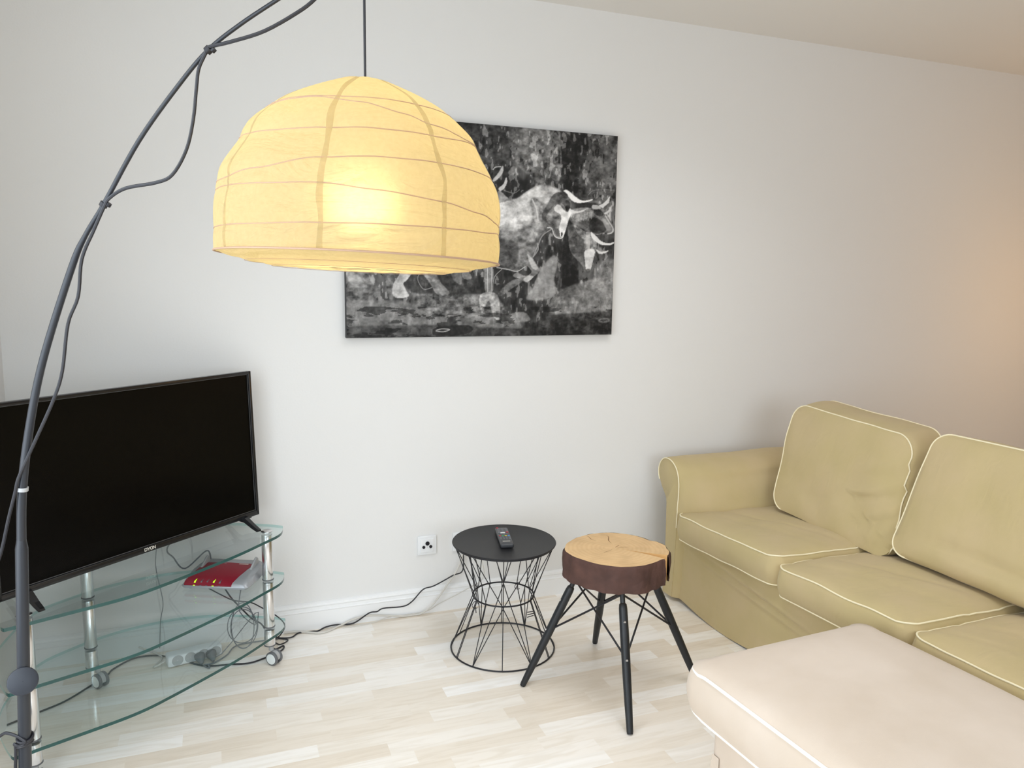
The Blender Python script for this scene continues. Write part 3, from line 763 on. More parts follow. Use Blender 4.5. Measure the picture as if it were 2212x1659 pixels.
# facing angle: direction from the table to the camera
fa = math.atan2(-TC.y, -TC.x)
def P3(deg, r_, z): a = fa+math.radians(deg); return Vector((r_*math.cos(a), r_*math.sin(a), z))
def wire(a0, am, a1):
    q = MB(); q.tube([P3(a0, RB, .003), P3(am, RM-.0005, ZM), P3(a1, RT-.008, ZT-.004)], .0017, 6); q.build('wire', M_black, T)
for c in (0, 120, 240):
    for s in (1, -1):
        wire(c-33*s, c-33*s, c-33*s)
        wire(c-33*s, c-14*s, c+8*s)
        wire(c-33*s, c+2*s, c+36*s)
    wire(c, c, c)
for c in (60, 180, 300):
    wire(c, c, c-14)
    wire(c+2, c+3, c+20)
for deg, z in ((-62, .205), (152, .215)):
    q = MB(); p = P3(deg, RM+.003, z)
    q.tube([p+Vector((.012*math.cos(t), .004*math.sin(2*t), .014*math.sin(t)-.012)) for t in np.linspace(0, 5.4, 16)], .0013, 6)
    q.tube([p+Vector((0, 0, -.012)), p+Vector((.004, 0, -.045))], .0016, 6); q.build('wire_tie', M_black, T)
q = MB()
for k in range(3):
    p = P3(52, RM+.012, .178-.010*k); q.tube([p+Vector((-.012, 0, 0)), p+Vector((.014, 0, .002*k))], .0017, 6)
q.build('wire_clip', M_black, T)

# ------------------------------------------------------------------ remote control
z0 = ZT+.006
RC = empty('remote_control', (1.0015, 2.655, z0), 'small dark grey remote control lying on the black wire table', 'remote control', rz=math.radians(-13))
b = MB(); b.box((0, 0, .010), (.050, .190, .018), bev=.006); b.box((0, .0, .0025), (.040, .150, .005), bev=.002); body = b.build('body', plain('dark_remote_plastic', (.045, .047, .052, 1), .4), RC)
cols = {'r': (.6, .03, .05, 1), 'g': (.03, .45, .12, 1), 'y': (.75, .6, .05, 1), 'b': (.05, .3, .75, 1), 'k': (.16, .165, .18, 1), 'w': (.75, .75, .75, 1)}
BM = {k: plain('button_'+n_, c, .5) for (k, c), n_ in zip(cols.items(), ('red', 'green', 'yellow', 'blue', 'grey', 'white'))}
def btn(x, y, w_, h, k):
    q = MB(); q.box((x, y, .0197), (w_, h, .0024), bev=.0009); q.build('button', BM[k], body)
btn(-.017, .086, .009, .006, 'r')
for i in range(4):
    for j in range(3): btn(-.015+.015*j, .073-.0115*i, .009, .0055, 'k')
btn(-.002, .028, .018, .009, 'w'); btn(.016, .034, .009, .006, 'r'); btn(-.016, .030, .008, .006, 'k')
for x, y in ((-.012, .012), (0, .008), (.012, .012), (0, .018)): btn(x, y, .008, .005, 'k')
for x, k in zip((-.0165, -.0055, .0055, .0165), 'rgyb'): btn(x, -.006, .0085, .005, k)
for i in range(3):
    for j in range(4): btn(-.0165+.011*j, -.020-.011*i, .008, .005, 'k')
q = MB(); q.box((0, -.066, .0193), (.028, .004, .0006)); q.build('lettering', M_letter, body)

# ------------------------------------------------------------------ tree slice stool
S0 = Vector((1.262, 2.260, 0))
ST = empty('stool', S0, 'rustic stool with a bark-edged tree slice seat on black splayed legs', 'stool')
hz = Vector((RX.x, RX.y, 0)).normalized(); hy = Vector((-hz.y, hz.x, 0))
# outline in the camera-facing frame: angle 0 = right
rad_tab = [(0, .180), (12, .184), (24, .176), (35, .160), (50, .163), (70, .165), (90, .166), (110, .162), (130, .160), (150, .163), (170, .170), (190, .176), (205, .172), (225, .165), (250, .168), (270, .172), (290, .172), (310, .171), (325, .172), (330, .173), (336, .182), (350, .184)]
def rad(a):
    a %= 360; tb = rad_tab+[(360, .180)]
    for (a0, r_0), (a1, r_1) in zip(tb[:-1], tb[1:]):
        if a0 <= a <= a1: 
            t = (a-a0)/(a1-a0); t = t*t*(3-2*t); return r_0+(r_1-r_0)*t
ZS0, ZS1 = .410, .500
NA = 180; CR = 334  # drying crack direction
def crk(a, s):   # angular shove that opens the wedge crack
    d_ = (a-CR+180) % 360-180
    w_ = 6.0*max(0, (s-.12)/.88)
    if abs(d_) < 40: return a+(1 if d_ >= 0 else -1)*w_*(1-abs(d_)/40)
    return a
def ptop(a, s, z, extra=0):
    aa = math.radians(crk(a, s)); r_ = (rad(a)+extra)*s
    p = hz*(r_*math.cos(aa))+hy*(r_*math.sin(aa)); return Vector((p.x, p.y, z))
angs = [CR+1e-3+360*k/(NA) for k in range(NA)]+[CR+360-1e-3]
n = len(angs); S_ = [.12, .2, .35, .5, .65, .8, .9, .97, 1.0]
b = MB(); vs = []; fs = []
c0 = len(vs); vs.append(Vector((0, 0, ZS1)))
for s in S_:
    for a in angs: vs.append(ptop(a, s, ZS1-.0016*max(0, s-.9)*10-.0005*noise.noise(Vector((a*.1, s*9, 0)))))
for k in range(n-1): fs.append((0, 1+k, 2+k))
for i in range(len(S_)-1):
    for k in range(n-1): fs.append((1+i*n+k, 1+(i+1)*n+k, 1+(i+1)*n+k+1, 1+i*n+k+1))
b.add(vs, fs, 0, True)
# crack cheeks (fresh wood)
for idx in (0, n-1):
    col_ = [ptop(angs[idx], s, ZS1) for s in S_]+[ptop(angs[idx], s, ZS0) for s in S_[::-1]]
    b.add(col_, [list(range(len(col_)))], 1)
# underside
vs = [Vector((0, 0, ZS0))]+[ptop(a, 1, ZS0) for a in angs]
b.add(vs, [(0, k+2, k+1) for k in range(n-1)], 1)
# wood face material: rings around an off-centre pith + radial checks
M, N, L = mat('cut_wood_face'); bs = N['Principled BSDF']; bs.inputs['Roughness'].default_value = .55
tc = N.new('ShaderNodeTexCoord'); w = N.new('ShaderNodeTexWave'); w.wave_type = 'RINGS'; w.rings_direction = 'Z'
w.inputs['Scale'].default_value = 20; w.inputs['Distortion'].default_value = 3.2; w.inputs['Detail'].default_value = 3; w.inputs['Detail Scale'].default_value = 1.2
mp = N.new('ShaderNodeMapping'); mp.inputs['Location'].default_value = (.02, -.005, 0)
L.new(tc.outputs['Object'], mp.inputs[0]); L.new(mp.outputs[0], w.inputs['Vector'])
rp = N.new('ShaderNodeValToRGB'); rp.color_ramp.elements[0].color = srgb(217, 180, 130); rp.color_ramp.elements[1].color = srgb(222, 187, 138)
L.new(w.outputs['Fac'], rp.inputs[0])
nn = N.new('ShaderNodeTexNoise'); nn.inputs['Scale'].default_value = 14; nn.inputs['Detail'].default_value = 6; L.new(tc.outputs['Object'], nn.inputs['Vector'])
rp2 = N.new('ShaderNodeValToRGB'); rp2.color_ramp.elements[0].position = .35; rp2.color_ramp.elements[0].color = (.86, .84, .82, 1); rp2.color_ramp.elements[1].position = .6; rp2.color_ramp.elements[1].color = (1, 1, 1, 1)
L.new(nn.outputs['Fac'], rp2.inputs[0])
mx = N.new('ShaderNodeMix'); mx.data_type = 'RGBA'; mx.blend_type = 'MULTIPLY'; mx.inputs[0].default_value = 1
L.new(rp.outputs[0], mx.inputs[6]); L.new(rp2.outputs[0], mx.inputs[7]); L.new(mx.outputs[2], bs.inputs['Base Color'])
M_wood = M
M_fresh = plain('split_wood', srgb(226, 180, 118), .6, nscale=30, namt=.12, bump=.3, bscale=60, bstretch=(1, 1, .15))
M_bark = plain('dark_bark', srgb(104, 74, 66), .75, nscale=16, namt=.5, bump=1.0, bscale=60, col2=srgb(44, 32, 29), spec=.3)
seat = b.build('seat', [M_wood, M_fresh], ST, sharp=40)
# bark wrap
b = MB(); vs = []; Hn = 14
for j in range(Hn+1):
    t = j/Hn; z = ZS0-.002+(ZS1-ZS0+.0005)*t
    for a in angs:
        e = .004+.0062*noise.noise(Vector((math.cos(math.radians(a))*4, math.sin(math.radians(a))*4, z*18)))+.0015*noise.noise(Vector((a*.22, 3, z*60)))
        e -= .004*max(0, (t-.9)*10)**2
        dn = -.004*noise.noise(Vector((math.cos(math.radians(a))*5, math.sin(math.radians(a))*5, 9)))*(1-t)
        vs.append(ptop(a, 1, z+dn, e+.004*(1-t)))
b.add(vs, [(j*n+k, j*n+k+1, (j+1)*n+k+1, (j+1)*n+k) for j in range(Hn) for k in range(n-1)], 0, True)
inner = [ptop(a, 1, ZS0, 0) for a in angs]; ib = [vs[k] for k in range(n)]
b.add(ib+inner, [(k, k+1, n+k+1, n+k) for k in range(n-1)], 0)
b.build('bark', M_bark, seat, sharp=70)
# surface checks (thin dark splits) and knots
M_dark = plain('dark_split', srgb(120, 82, 48), .8)
for (a, s0, s1, w_) in ((97, .28, .80, .0016), (128, .55, .98, .0012), (60, .02, .22, .0012), (230, .1, .42, .0008), (15, .05, .3, .0010)):
    q = MB(); pts = [ptop(a+3*math.sin(k), s0+(s1-s0)*k/6, ZS1+.0002) for k in range(7)]
    vs = []
    for k, p in enumerate(pts):
        d_ = (pts[min(k+1, 6)]-pts[max(k-1, 0)]).normalized(); nn_ = Vector((-d_.y, d_.x, 0))*w_*math.sin(PI*(k+.3)/6.6)
        vs += [p+nn_, p-nn_]
    q.add(vs, [(2*k, 2*k+1, 2*k+3, 2*k+2) for k in range(6)]); q.build('split', M_dark, seat)
# legs
feet = [Vector((.9617, 2.3487, 0)), Vector((1.1741, 1.9646, 0)), Vector((1.563, 2.171, 0)), Vector((1.351, 2.554, 0))]
legs = []
for f_ in feet:
    f_ = f_-S0; top = Vector((f_.x*.40, f_.y*.40, ZS0+.004)); dirv = (f_-top)
    pt = lambda t, top=top, dirv=dirv: top+dirv*t
    q = MB(); q.tube([pt(t) for t in (0, .03, .12, .13, .16, .35, .6, .8, .985)], [.0085, .0085, .0085, .0125, .0140, .0148, .0140, .0128, .0105], 18)
    lg = q.build('leg', M_legs, ST)
    q = MB(); q.tube([pt(.983), pt(.995)], .0096, 14); q.build('rubber_foot', M_black, lg)
    rr = Vector((f_.x, f_.y, 0)).normalized()
    for t in (.24, .50):
        q = MB(); q.tube([pt(t)+rr*.011, pt(t)+rr*.0165], .0042, 10); q.build('screw', M_steel, lg)
    legs.append(pt)
# crossed metal struts between neighbouring legs
for i in range(4):
    A_, B_ = legs[i], legs[(i+1) % 4]
    for (s, e) in ((A_(.06), B_(.50)), (B_(.06), A_(.50))):
        q = MB(); sag_ = Vector((0, 0, 0)); q.tube([s, s.lerp(e, .5)+sag_, e], .0034, 8); q.build('strut', M_black, ST)

# ------------------------------------------------------------------ glass television stand
ZSH = (.500, .320, .140)
G0 = Vector((-.25, 2.62, 0))
G = empty('television_stand', G0, 'three-tier curved glass television stand with chrome columns on wheels', 'television stand')
outl = [(.206, 2.852), (.190, 2.775), (.126, 2.698), (.022, 2.588), (-.160, 2.428), (-.262, 2.354), (-.405, 2.290), (-.487, 2.255), (-.528, 2.236), (-.549, 2.246), (-.602, 2.372), (-.626, 2.490), (-.620, 2.600), (-.584, 2.768), (-.500, 2.862), (-.370, 2.948), (-.190, 2.996), (-.025, 2.978), (.130, 2.912), (.195, 2.872)]
op = [(p.x-G0.x, p.y-G0.y) for p in spline([(x, y, 0) for x, y in outl], 6, True)]
for z in ZSH:
    b = MB(); b.prism(op, z-.010, z, 0, 1, True)
    for fi in range(2, len(b.f)):
        p_, q_ = op[fi-2], op[(fi-1) % len(op)]; ex, ey = q_[0]-p_[0], q_[1]-p_[1]
        nx_, ny_ = ey, -ex
        cxm, cym = (p_[0]+q_[0])/2-.02, (p_[1]+q_[1])/2
        if nx_*cxm+ny_*cym < 0: nx_, ny_ = -nx_, -ny_
        ll = math.hypot(nx_, ny_)+1e-9
        if (.35*nx_-.93*ny_)/ll < .12: b.m[fi] = 2
    b.build('glass_shelf', [M_glass, M_edge, M_edge2], G, sharp=30)
cols_ = [(.147, 2.812), (-.437, 2.845), (-.508, 2.305)]
for (x, y) in cols_:
    x -= G0.x; y -= G0.y
    for za, zb in ((.322, .491), (.142, .311), (.070, .131)):
        b = MB(); b.lathe([(.0190, za), (.0195, za+.001), (.0195, zb-.001), (.0190, zb)], (x, y, 0), 36); cc = b.build('column', M_chrome, G)
        b = MB(); b.lathe([(.0197, za-.0015), (.0205, za-.001), (.0205, za+.002), (.0197, za+.0025)], (x, y, 0), 36); b.build('collar', M_greyp, cc)
    b = MB(); b.lathe([(.0205, .501), (.0205, .503), (.018, .5045), (.0005, .5045)], (x, y, 0), 36); b.build('cap', M_chrome, G)
def caster(x, y, rz):
    x -= G0.x; y -= G0.y
    R = Matrix.Rotation(rz, 3, 'Z'); Rw = R @ Matrix.Rotation(PI/2, 3, 'Y')
    o = Vector((x, y, 0)); off = R @ Vector((0, -.012, 0))
    b = MB(); b.lathe([(.009, .052), (.009, .071)], o, 18); cst = b.build('caster', M_greyl, G)
    b.__init__()
    for s in (-1, 1):
        q = MB(); c = o+off+R @ Vector((s*.0125, 0, 0))+Vector((0, 0, .0255))
        w_ = .0055
        q.lathe([(.0005, -w_), (.0235, -w_), (.0252, -w_+.0018), (.0252, w_-.0018), (.0235, w_), (.0005, w_)], c, 36, R=Rw, cap=False)
        q.build('wheel', M_greyp, cst)
        q = MB(); q.lathe([(.0005, 0), (.0195, 0), (.0190, .0012), (.0005, .0022)], c+R @ Vector((s*(w_+.0002), 0, 0)), 32, R=(Rw if s > 0 else R @ Matrix.Rotation(-PI/2, 3, 'Y')), cap=False)
        q.build('wheel_cap', M_disc, cst)
    q = MB()   # fork / fender between the wheels
    arc = [(.022*math.cos(t), .022*math.sin(t)) for t in np.linspace(-.3, 2.9, 14)]
    vs = []
    for s in (-.007, .007):
        for (a_, z_) in arc: vs.append(o+off+R @ Vector((s, -a_, 0))+Vector((0, 0, .0285+z_)))
        
    k = len(arc); q.add(vs, [(i, i+1, k+i+1, k+i) for i in range(k-1)]+[list(range(k)), list(range(k, 2*k))], 0, True); q.build('fork', M_greyl, cst)
caster(.151, 2.806, math.radians(46)); caster(-.420, 2.838, math.radians(40)); caster(-.508, 2.305, math.radians(30))

# ------------------------------------------------------------------ television
d1 = Vector((-.675, -.577, 0)).normalized()
TVR = Vector((.127, 2.918, 0)); TW, TH = .915, .533
rz = math.atan2(-d1.y, -d1.x)          # local +x runs from the left end to the right end
TO = TVR+d1*TW/2
TV = empty('television', (TO.x, TO.y, .501), 'black flat-screen television standing on the glass stand', 'television', rz=rz)
Rt = Matrix.Rotation(math.radians(-2.4), 3, 'X')
zb = .036
def tl(p): return Rt @ Vector((p[0], p[1], p[2]))+Vector((0, 0, zb))
b = MB()
b.box(tl((0, .030, TH/2)), (TW-.01, .03, TH-.01), R=Rt, bev=.004)
b.box(tl((0, .055, TH*.36)), (TW*.7, .03, TH*.55), R=Rt, bev=.01)
b.build('housing', plain('black_back_shell', (.02, .02, .02, 1), .5), TV)
b = MB(); bw = .011
for c, d_ in (((0, 0.008, bw*.7), (TW, .022, bw*1.6)), ((0, .008, TH-bw/2), (TW, .022, bw)), ((-TW/2+bw/2, .008, TH/2), (bw, .022, TH)), ((TW/2-bw/2, .008, TH/2), (bw, .022, TH))):
    b.box(tl(c), d_, R=Rt, bev=.002)
b.build('bezel', M_bezel, TV)
b = MB(); b.box(tl((0, .012, TH/2)), (TW-.012, .014, TH-.012), R=Rt); b.build('screen', M_screen, TV)
b = MB()
for c, d_ in (((0, .0040, bw*1.5+.002), (TW-.022, .0012, .0016)), ((0, .0040, TH-bw-.001), (TW-.022, .0012, .0016)), ((TW/2-bw-.001, .0040, TH/2), (.0016, .0012, TH-.024))): b.box(tl(c), d_, R=Rt)
b.build('inner_rim', plain('grey_rim', (.10, .10, .10, 1), .4), TV)
# lettering, built from strokes
def letters(word, h, w_, gap, th):
    G_ = {'D': [[(0, 0), (0, 1), (.7, 1), (1, .75), (1, .25), (.7, 0), (0, 0)]], 'Y': [[(0, 1), (.5, .5), (1, 1)], [(.5, .5), (.5, 0)]],
          'O': [[(.25, 0), (.75, 0), (1, .3), (1, .7), (.75, 1), (.25, 1), (0, .7), (0, .3), (.25, 0)]], 'N': [[(0, 0), (0, 1), (1, 0), (1, 1)]]}
    q = MB(); x0 = -(len(word)*w_+(len(word)-1)*gap)/2
    for i, ch in enumerate(word):
        for st in G_[ch]:
            for a, c in zip(st[:-1], st[1:]):
                A_ = Vector((x0+i*(w_+gap)+a[0]*w_, 0, a[1]*h)); B_ = Vector((x0+i*(w_+gap)+c[0]*w_, 0, c[1]*h))
                dv = B_-A_; ang = math.atan2(dv.z, dv.x)
                R = Rt @ Matrix.Rotation(-ang, 3, 'Y')
                q.box(tl(((A_+B_)/2+Vector((-.0, -.0035, .0052)))), (dv.length+th, .0008, th), R=R)
    return q
letters('DYON', .0085, .0078, .0022, .0018).build('lettering', M_letter, TV)
b = MB(); b.box(tl((TW/2-.045, .01, -.004)), (.03, .012, .006), R=Rt, bev=.002); b.build('sensor', M_bezel, TV)
for sx in (-1, 1):
    x = sx*(TW/2-.075); b = MB()
    for yy, xo in ((-.072, .004*sx), (.085, .004*sx)):
        pts = [(x, .015, zb+.006), (x+xo*.4, .015+(yy-.015)*.35, .036), (x+xo*.8, .015+(yy-.015)*.75, .016), (x+xo, yy, .006), (x+xo, yy*1.08, .006)]
        vs = []
        for k, p in enumerate(pts):
            hh = (.010, .009, .007, .0055, .004)[k]; ww = (.016, .012, .010, .009, .007)[k]
            for a_, c_ in ((-ww, -hh), (ww, -hh), (ww*.7, hh), (-ww*.7, hh)): vs.append((p[0]+a_, p[1], p[2]+c_*.9))
        fs = [(i*4+k, i*4+(k+1) % 4, (i+1)*4+(k+1) % 4, (i+1)*4+k) for i in range(4) for k in range(4)]+[(0, 1, 2, 3), (19, 18, 17, 16)]
        b.add(vs, fs, 0, False)
    b.build('foot', M_bezel, TV)

# ------------------------------------------------------------------ router
RO = empty('router', (.003, 2.855, .3205), 'red and silver network router lying on the middle glass shelf', 'router', rz=math.radians(-24.5))
def loft(bm_, secs, mi=0):
    n_ = len(secs[0]); vs = [p for s in secs for p in s]
    bm_.add(vs, [(i*n_+k, i*n_+(k+1) % n_, (i+1)*n_+(k+1) % n_, (i+1)*n_+k) for i in range(len(secs)-1) for k in range(n_)]+[list(range(n_)), [(len(secs)-1)*n_+k for k in range(n_)]], mi, True)
b = MB()   # wedge body: low at the front (y-), higher at the back
secs = []
for y, wd, zt in ((-.095, .112, .020), (-.088, .120, .027), (-.05, .124, .036), (0, .126, .043), (.05, .122, .047), (.085, .112, .046), (.092, .105, .040)):
    secs.append([(-wd, y, .012), (-wd*.96, y, .006), (wd*.96, y, .006), (wd, y, .012), (wd*.93, y, zt-.006), (wd*.8, y, zt), (-wd*.8, y, zt), (-wd*.93, y, zt-.006)])
loft(b, secs); body = b.build('body', M_silver, RO, sharp=40)
b = MB(); secs = []
for y, xa, xb_, zt in ((-.0975, -.106, .062, .0205), (-.089, -.106, .064, .0285), (-.05, -.102, .072, .0375), (0, -.095, .082, .0445), (.042, -.085, .090, .0478)):
    secs.append([(xa, y, zt-.004), (xb_, y, zt-.004), (xb_, y, zt), ((xa+xb_)/2, y, zt+.0025), (xa, y, zt)])
loft(b, secs); top = b.build('top_panel', M_red, RO, sharp=40)
top['label'] = 'red top panel'
for i, x in enumerate((-.070, -.047, -.026, -.003, .019)):
    q = MB(); q.add([(x-.0035, -.0985, .017), (x+.0035, -.0985, .017), (x+.004, -.0905, .0305), (x+.0045, -.078, .0352), (x-.001, -.0905, .0305)], [(0, 1, 2, 3, 4)])
    q.build('indicator_light', M_led if i in (0, 3) else M_greyp, top)
q = MB(); q.box((.055, .034, .0490), (.034, .003, .0008)); q.build('lettering', M_letter, top)
q = MB(); q.lathe([(.0005, 0), (.010, 0), (.009, .002), (.0005, .002)], (-.012, .043, .0475), 18, cap=False); q.build('emblem', M_silver, top)
for x in (-.088, .094):
    q = MB(); secs = []
    for y, h in ((-.0, .002), (.02, .012), (.038, .022), (.052, .026), (.062, .020), (.066, .002)):
        secs.append([(x-.005, y, .040), (x+.005, y, .040), (x+.0035, y, .044+h), (x, y, .046+h), (x-.0035, y, .044+h)])
    loft(q, secs); q.build('antenna_fin', M_greyl, body)
for x in (-.09, .09):
    for y in (-.075, .07):
        q = MB(); q.lathe([(.009, .0), (.011, .007)], (x, y, 0), 16); q.build('foot', M_greyp, body)

# ------------------------------------------------------------------ power strip
PS = empty('power_strip', (-.115, 2.925, 0), 'white power strip with two dark plugs on the floor under the glass stand', 'power strip', rz=math.radians(13))
b = MB(); b.box((0, 0, .024), (.19, .052, .042), bev=.008); bd = b.build('body', M_white, PS)
R9 = Matrix.Rotation(PI/2, 3, 'X')
for x in (-.062, -.018, .027, .070):
    q = MB(); q.lathe([(.0195, 0), (.0185, .0012), (.0175, .0012), (.017, .0002), (.001, .0002)], (x, -.026, .026), 24, R=R9, cap=False); q.build('outlet', M_greyl, bd)
for x in (.012, .052):
    P_ = empty('mains_plug', (PS.location.x+x*math.cos(.227)+.03*math.sin(.227), PS.location.y+x*math.sin(.227)-.028*math.cos(.227), .026), 'dark grey plug in the middle of the white power strip' if x < .03 else 'dark grey plug at the right end of the white power strip', 'plug', rz=math.radians(13))
    q = MB(); q.lathe([(.0185, .0), (.0185, .010), (.014, .018), (.008, .034), (.0045, .040)], (0, 0, 0), 20, R=Matrix.Rotation(math.radians(115), 3, 'X')); q.build('plug_body', M_greyp, P_)

# ------------------------------------------------------------------ cables
def floor_p(px, py, z=.004):
    v = FW+RX*((px-1106)/FPX)-UP*((py-829.5)/FPX); t = (z-CAM.z)/v.z
    if (CAM+v*t).y > YW-.024: t = (YW-.024-CAM.y)/v.y      # lies against the skirting instead
    return CAM+v*t
def wall_p(px, py, Y):
    v = FW+RX*((px-1106)/FPX)-UP*((py-829.5)/FPX); t = (Y-CAM.y)/v.y; return CAM+v*t
def cable(name, pts, r_, m_, label, cat='cable', group=None, n_=6, clampz=True):
    p = spline(pts, n_)
    if clampz:
        for q in p: q.z = max(q.z, r_+.0008); q.y = min(q.y, YW-(.019 if q.z < .115 else 0)-r_)
    b = MB(); b.tube(p, r_, 8); o = b.build(name, m_); return tag(o, label, cat, group)
C3 = lambda a, c: (560+a/5.027, 1120+c/5.027)
wy = YW-.030
pts = [Vector((.955, YW-.016, .285))]+[wall_p(*C3(a, c), YW-.035) for a, c in ((2212, 555), (2100, 620), (1900, 730), (1780, 770), (1660, 900), (1560, 955))]
pts += [wall_p(*C3(a, c), YW-.045) for a, c in ((1350, 975), (1280, 1010), (1190, 1028))]+[floor_p(*C3(a, c)) for a, c in ((1020, 1138), (830, 1155), (720, 1180), (640, 1220), (575, 1225), (430, 1242), (350, 1290), (230, 1298), (165, 1275))]
pts[-11].y -= .0
cable('mains_cable', pts, .0028, M_cord, 'black cable running along the skirting from the stand to the wall socket', 'cable')
pts = [Vector((.965, YW-.016, .30))]+[wall_p(*C3(a, c), YW-.028-.03*k/6) for k, (a, c) in enumerate(((2190, 450), (2130, 590), (2040, 720), (1950, 850), (1850, 970)))]
pts += [floor_p(*C3(a, c)) for a, c in ((1720, 1045), (1550, 1060), (1330, 1052), (1180, 1055), (1020, 1095), (880, 1160), (760, 1220), (640, 1245), (500, 1235), (380, 1230), (270, 1240))]
cable('extension_cable', pts, .0042, M_cordw, 'thick white cable curving from behind the wire table along the floor', 'cable')
pts = [Vector((1.02, YW-.02, .27))]+[wall_p(*q, YW-.03) for q in ((1045, 1245), (1000, 1277), (950, 1303))]+[floor_p(*C3(a, c)) for a, c in ((1800, 1010), (1420, 1070), (1200, 1140), (900, 1185))]
cable('telephone_cable', pts, .0016, M_cordw, 'thin white cable running low on the skirting behind the thick white one', 'cable')
# under and behind the stand
cable('antenna_cable', [(-.12, 2.90, .66), (-.11, 2.93, .54), wall_p(362, 1182, 2.985), wall_p(375, 1205, 2.98), wall_p(400, 1228, 2.97), (-.06, 2.965, .40), (-.045, 2.95, .372)], .0028, M_cordg, 'grey cable dropping from behind the television to the router')
cable('network_cable', [wall_p(440, 1265, 2.965), wall_p(478, 1285, 2.975), wall_p(505, 1297, 2.99), wall_p(540, 1301, 3.0), wall_p(566, 1313, 3.0), wall_p(598, 1331, 2.99), wall_p(615, 1350, 2.96), wall_p(607, 1370, 2.93), floor_p(592, 1385), floor_p(605, 1392), floor_p(622, 1382), floor_p(592, 1378)], .0024, M_cord, 'black cable looping from the router round the right chrome column')
cable('router_supply_cable', [wall_p(485, 1270, 2.965), wall_p(500, 1292, 2.97), wall_p(525, 1318, 2.975), wall_p(545, 1337, 2.975), wall_p(568, 1352, 2.97), floor_p(590, 1400, .01), floor_p(612, 1395), floor_p(608, 1405), floor_p(575, 1420), floor_p(540, 1432), floor_p(500, 1435), floor_p(440, 1438), floor_p(390, 1425), floor_p(340, 1416), floor_p(290, 1422), floor_p(245, 1445), floor_p(230, 1460), floor_p(190, 1485), floor_p(140, 1515), floor_p(80, 1540), floor_p(0, 1572)], .0030, M_cord, 'long dark cable snaking on the floor under the glass stand')
loops = []
for k in range(46):
    t = k/45*2*PI*3.1; a = .050+.008*math.sin(t*.37); loops.append((.055+a*math.cos(t)*.92+.006*k/45, 2.93+.012*math.sin(t*.5), .10+.080*math.sin(t)*(1-.15*math.sin(t*.31))))
loops = [wall_p(521, 1270, 2.965), wall_p(517, 1320, 2.965)]+loops+[(-.02, 2.90, .02), (-.06, 2.885, .03), (-.07, 2.895, .026)]
cable('coiled_cable', loops, .0018, M_cordg, 'thin grey cable coiled in loops beneath the router', n_=3)
cable('plug_cord', [(-.068, 2.85, .012), (-.062, 2.83, .006), floor_p(440, 1437), floor_p(462, 1432), floor_p(490, 1415), floor_p(510, 1395), floor_p(560, 1385), floor_p(600, 1380)], .0026, M_cordg, 'grey cord leading right from the right plug of the power strip')
cable('socket_strip_lead', [(-.215, 2.905, .02), (-.25, 2.90, .008), floor_p(350, 1420), floor_p(320, 1405), floor_p(300, 1398)], .0034, M_cordw, 'white lead leaving the left end of the power strip')
cable('screen_cable', [(-.20, 2.90, .60), wall_p(337, 1195, 3.00), wall_p(338, 1235, 3.01), wall_p(352, 1300, 3.01), wall_p(347, 1340, 3.01), floor_p(345, 1400)], .0016, M_cordg, 'thin grey cable hanging straight down behind the television')

# ------------------------------------------------------------------ arc floor lamp
def plane_p(px, py, P0, nrm):
    v = FW+RX*((px-1106)/FPX)-UP*((py-829.5)/FPX); t = (P0-CAM).dot(nrm)/v.dot(nrm); return CAM+v*t
SHC = Vector((.23823, 1.34728, 1.44813)); R0 = .2370
X2 = Vector((0.93334529, -0.35779499, -0.02914287)); Y2 = Vector((0.3569822, 0.93364044, -0.02965364)); Z2 = Vector((0.03781885, 0.0172736, 0.9991353))
PB = Vector((-.392, 1.70, 0))            # pole foot
apex = SHC+Z2*(R0*1.2233)
hdir = Vector((apex.x-PB.x, apex.y-PB.y, 0)).normalized(); nrm = Vector((-hdir.y, hdir.x, 0))
FL = empty('arc_floor_lamp', PB, 'dark grey arc floor lamp bending over from the left with hanging shade', 'floor lamp')
def LP(px, py, off=0): return plane_p(px, py, PB, nrm)-PB+nrm*off
b = MB(); b.lathe([(.0005, 0), (.175, 0), (.180, .004), (.180, .020), (.172, .026), (.0005, .028)], n=64, cap=False); b.build('base_plate', M_pole, FL)
lo = LP(54.5, 1659); lo2 = LP(46.5, 1168)
k_ = (lo-lo2); foot = lo+k_*((lo.z-.02)/(-k_.z))
b = MB(); b.tube([foot, lo, LP(50.5, 1430), LP(47, 1185), LP(46.3, 1166)], [.0118, .0118, .0115, .0112, .0085], 24); b.build('pole', M_pole, FL)
up_px = [(46.3, 1166), (48, 1056), (66, 910), (95, 770), (156, 575), (185, 508), (224, 442), (300, 304), (385, 185), (450, 108), (520, 52), (598, 0)]
arc = spline([LP(*q) for q in up_px], 6)
# continue the bow out of the frame to the cord point above the shade
p_end = arc[-1]; topv = Vector((apex.x-PB.x, apex.y-PB.y, p_end.z+.060))
tg = (arc[-1]-arc[-3]).normalized()
H1 = p_end+tg*.08; ext = [p_end.lerp(H1, t) for t in (.5, 1)]
H2 = topv; c1 = H1+tg*((H2-H1).length*.4)
for k in range(1, 9):
    t = k/8; ext.append(H1*(1-t)**2+c1*2*t*(1-t)+H2*t*t)
arcp = arc+ext; na = len(arcp)
b = MB(); 
rk = [.0086, .0084, .0074, .0068, .0062, .0044, .0042, .0040, .0038, .0036, .0035, .0034]
def arad(k):
    t = min(k/6, len(rk)-1.001); i = int(t); return rk[i]+(rk[min(i+1, len(rk)-1)]-rk[i])*(t-i)
b.tube(arcp, [arad(k) for k in range(na)], 16); arcm = b.build('arc_rod', M_pole, FL)
tipp = arcp[-1]
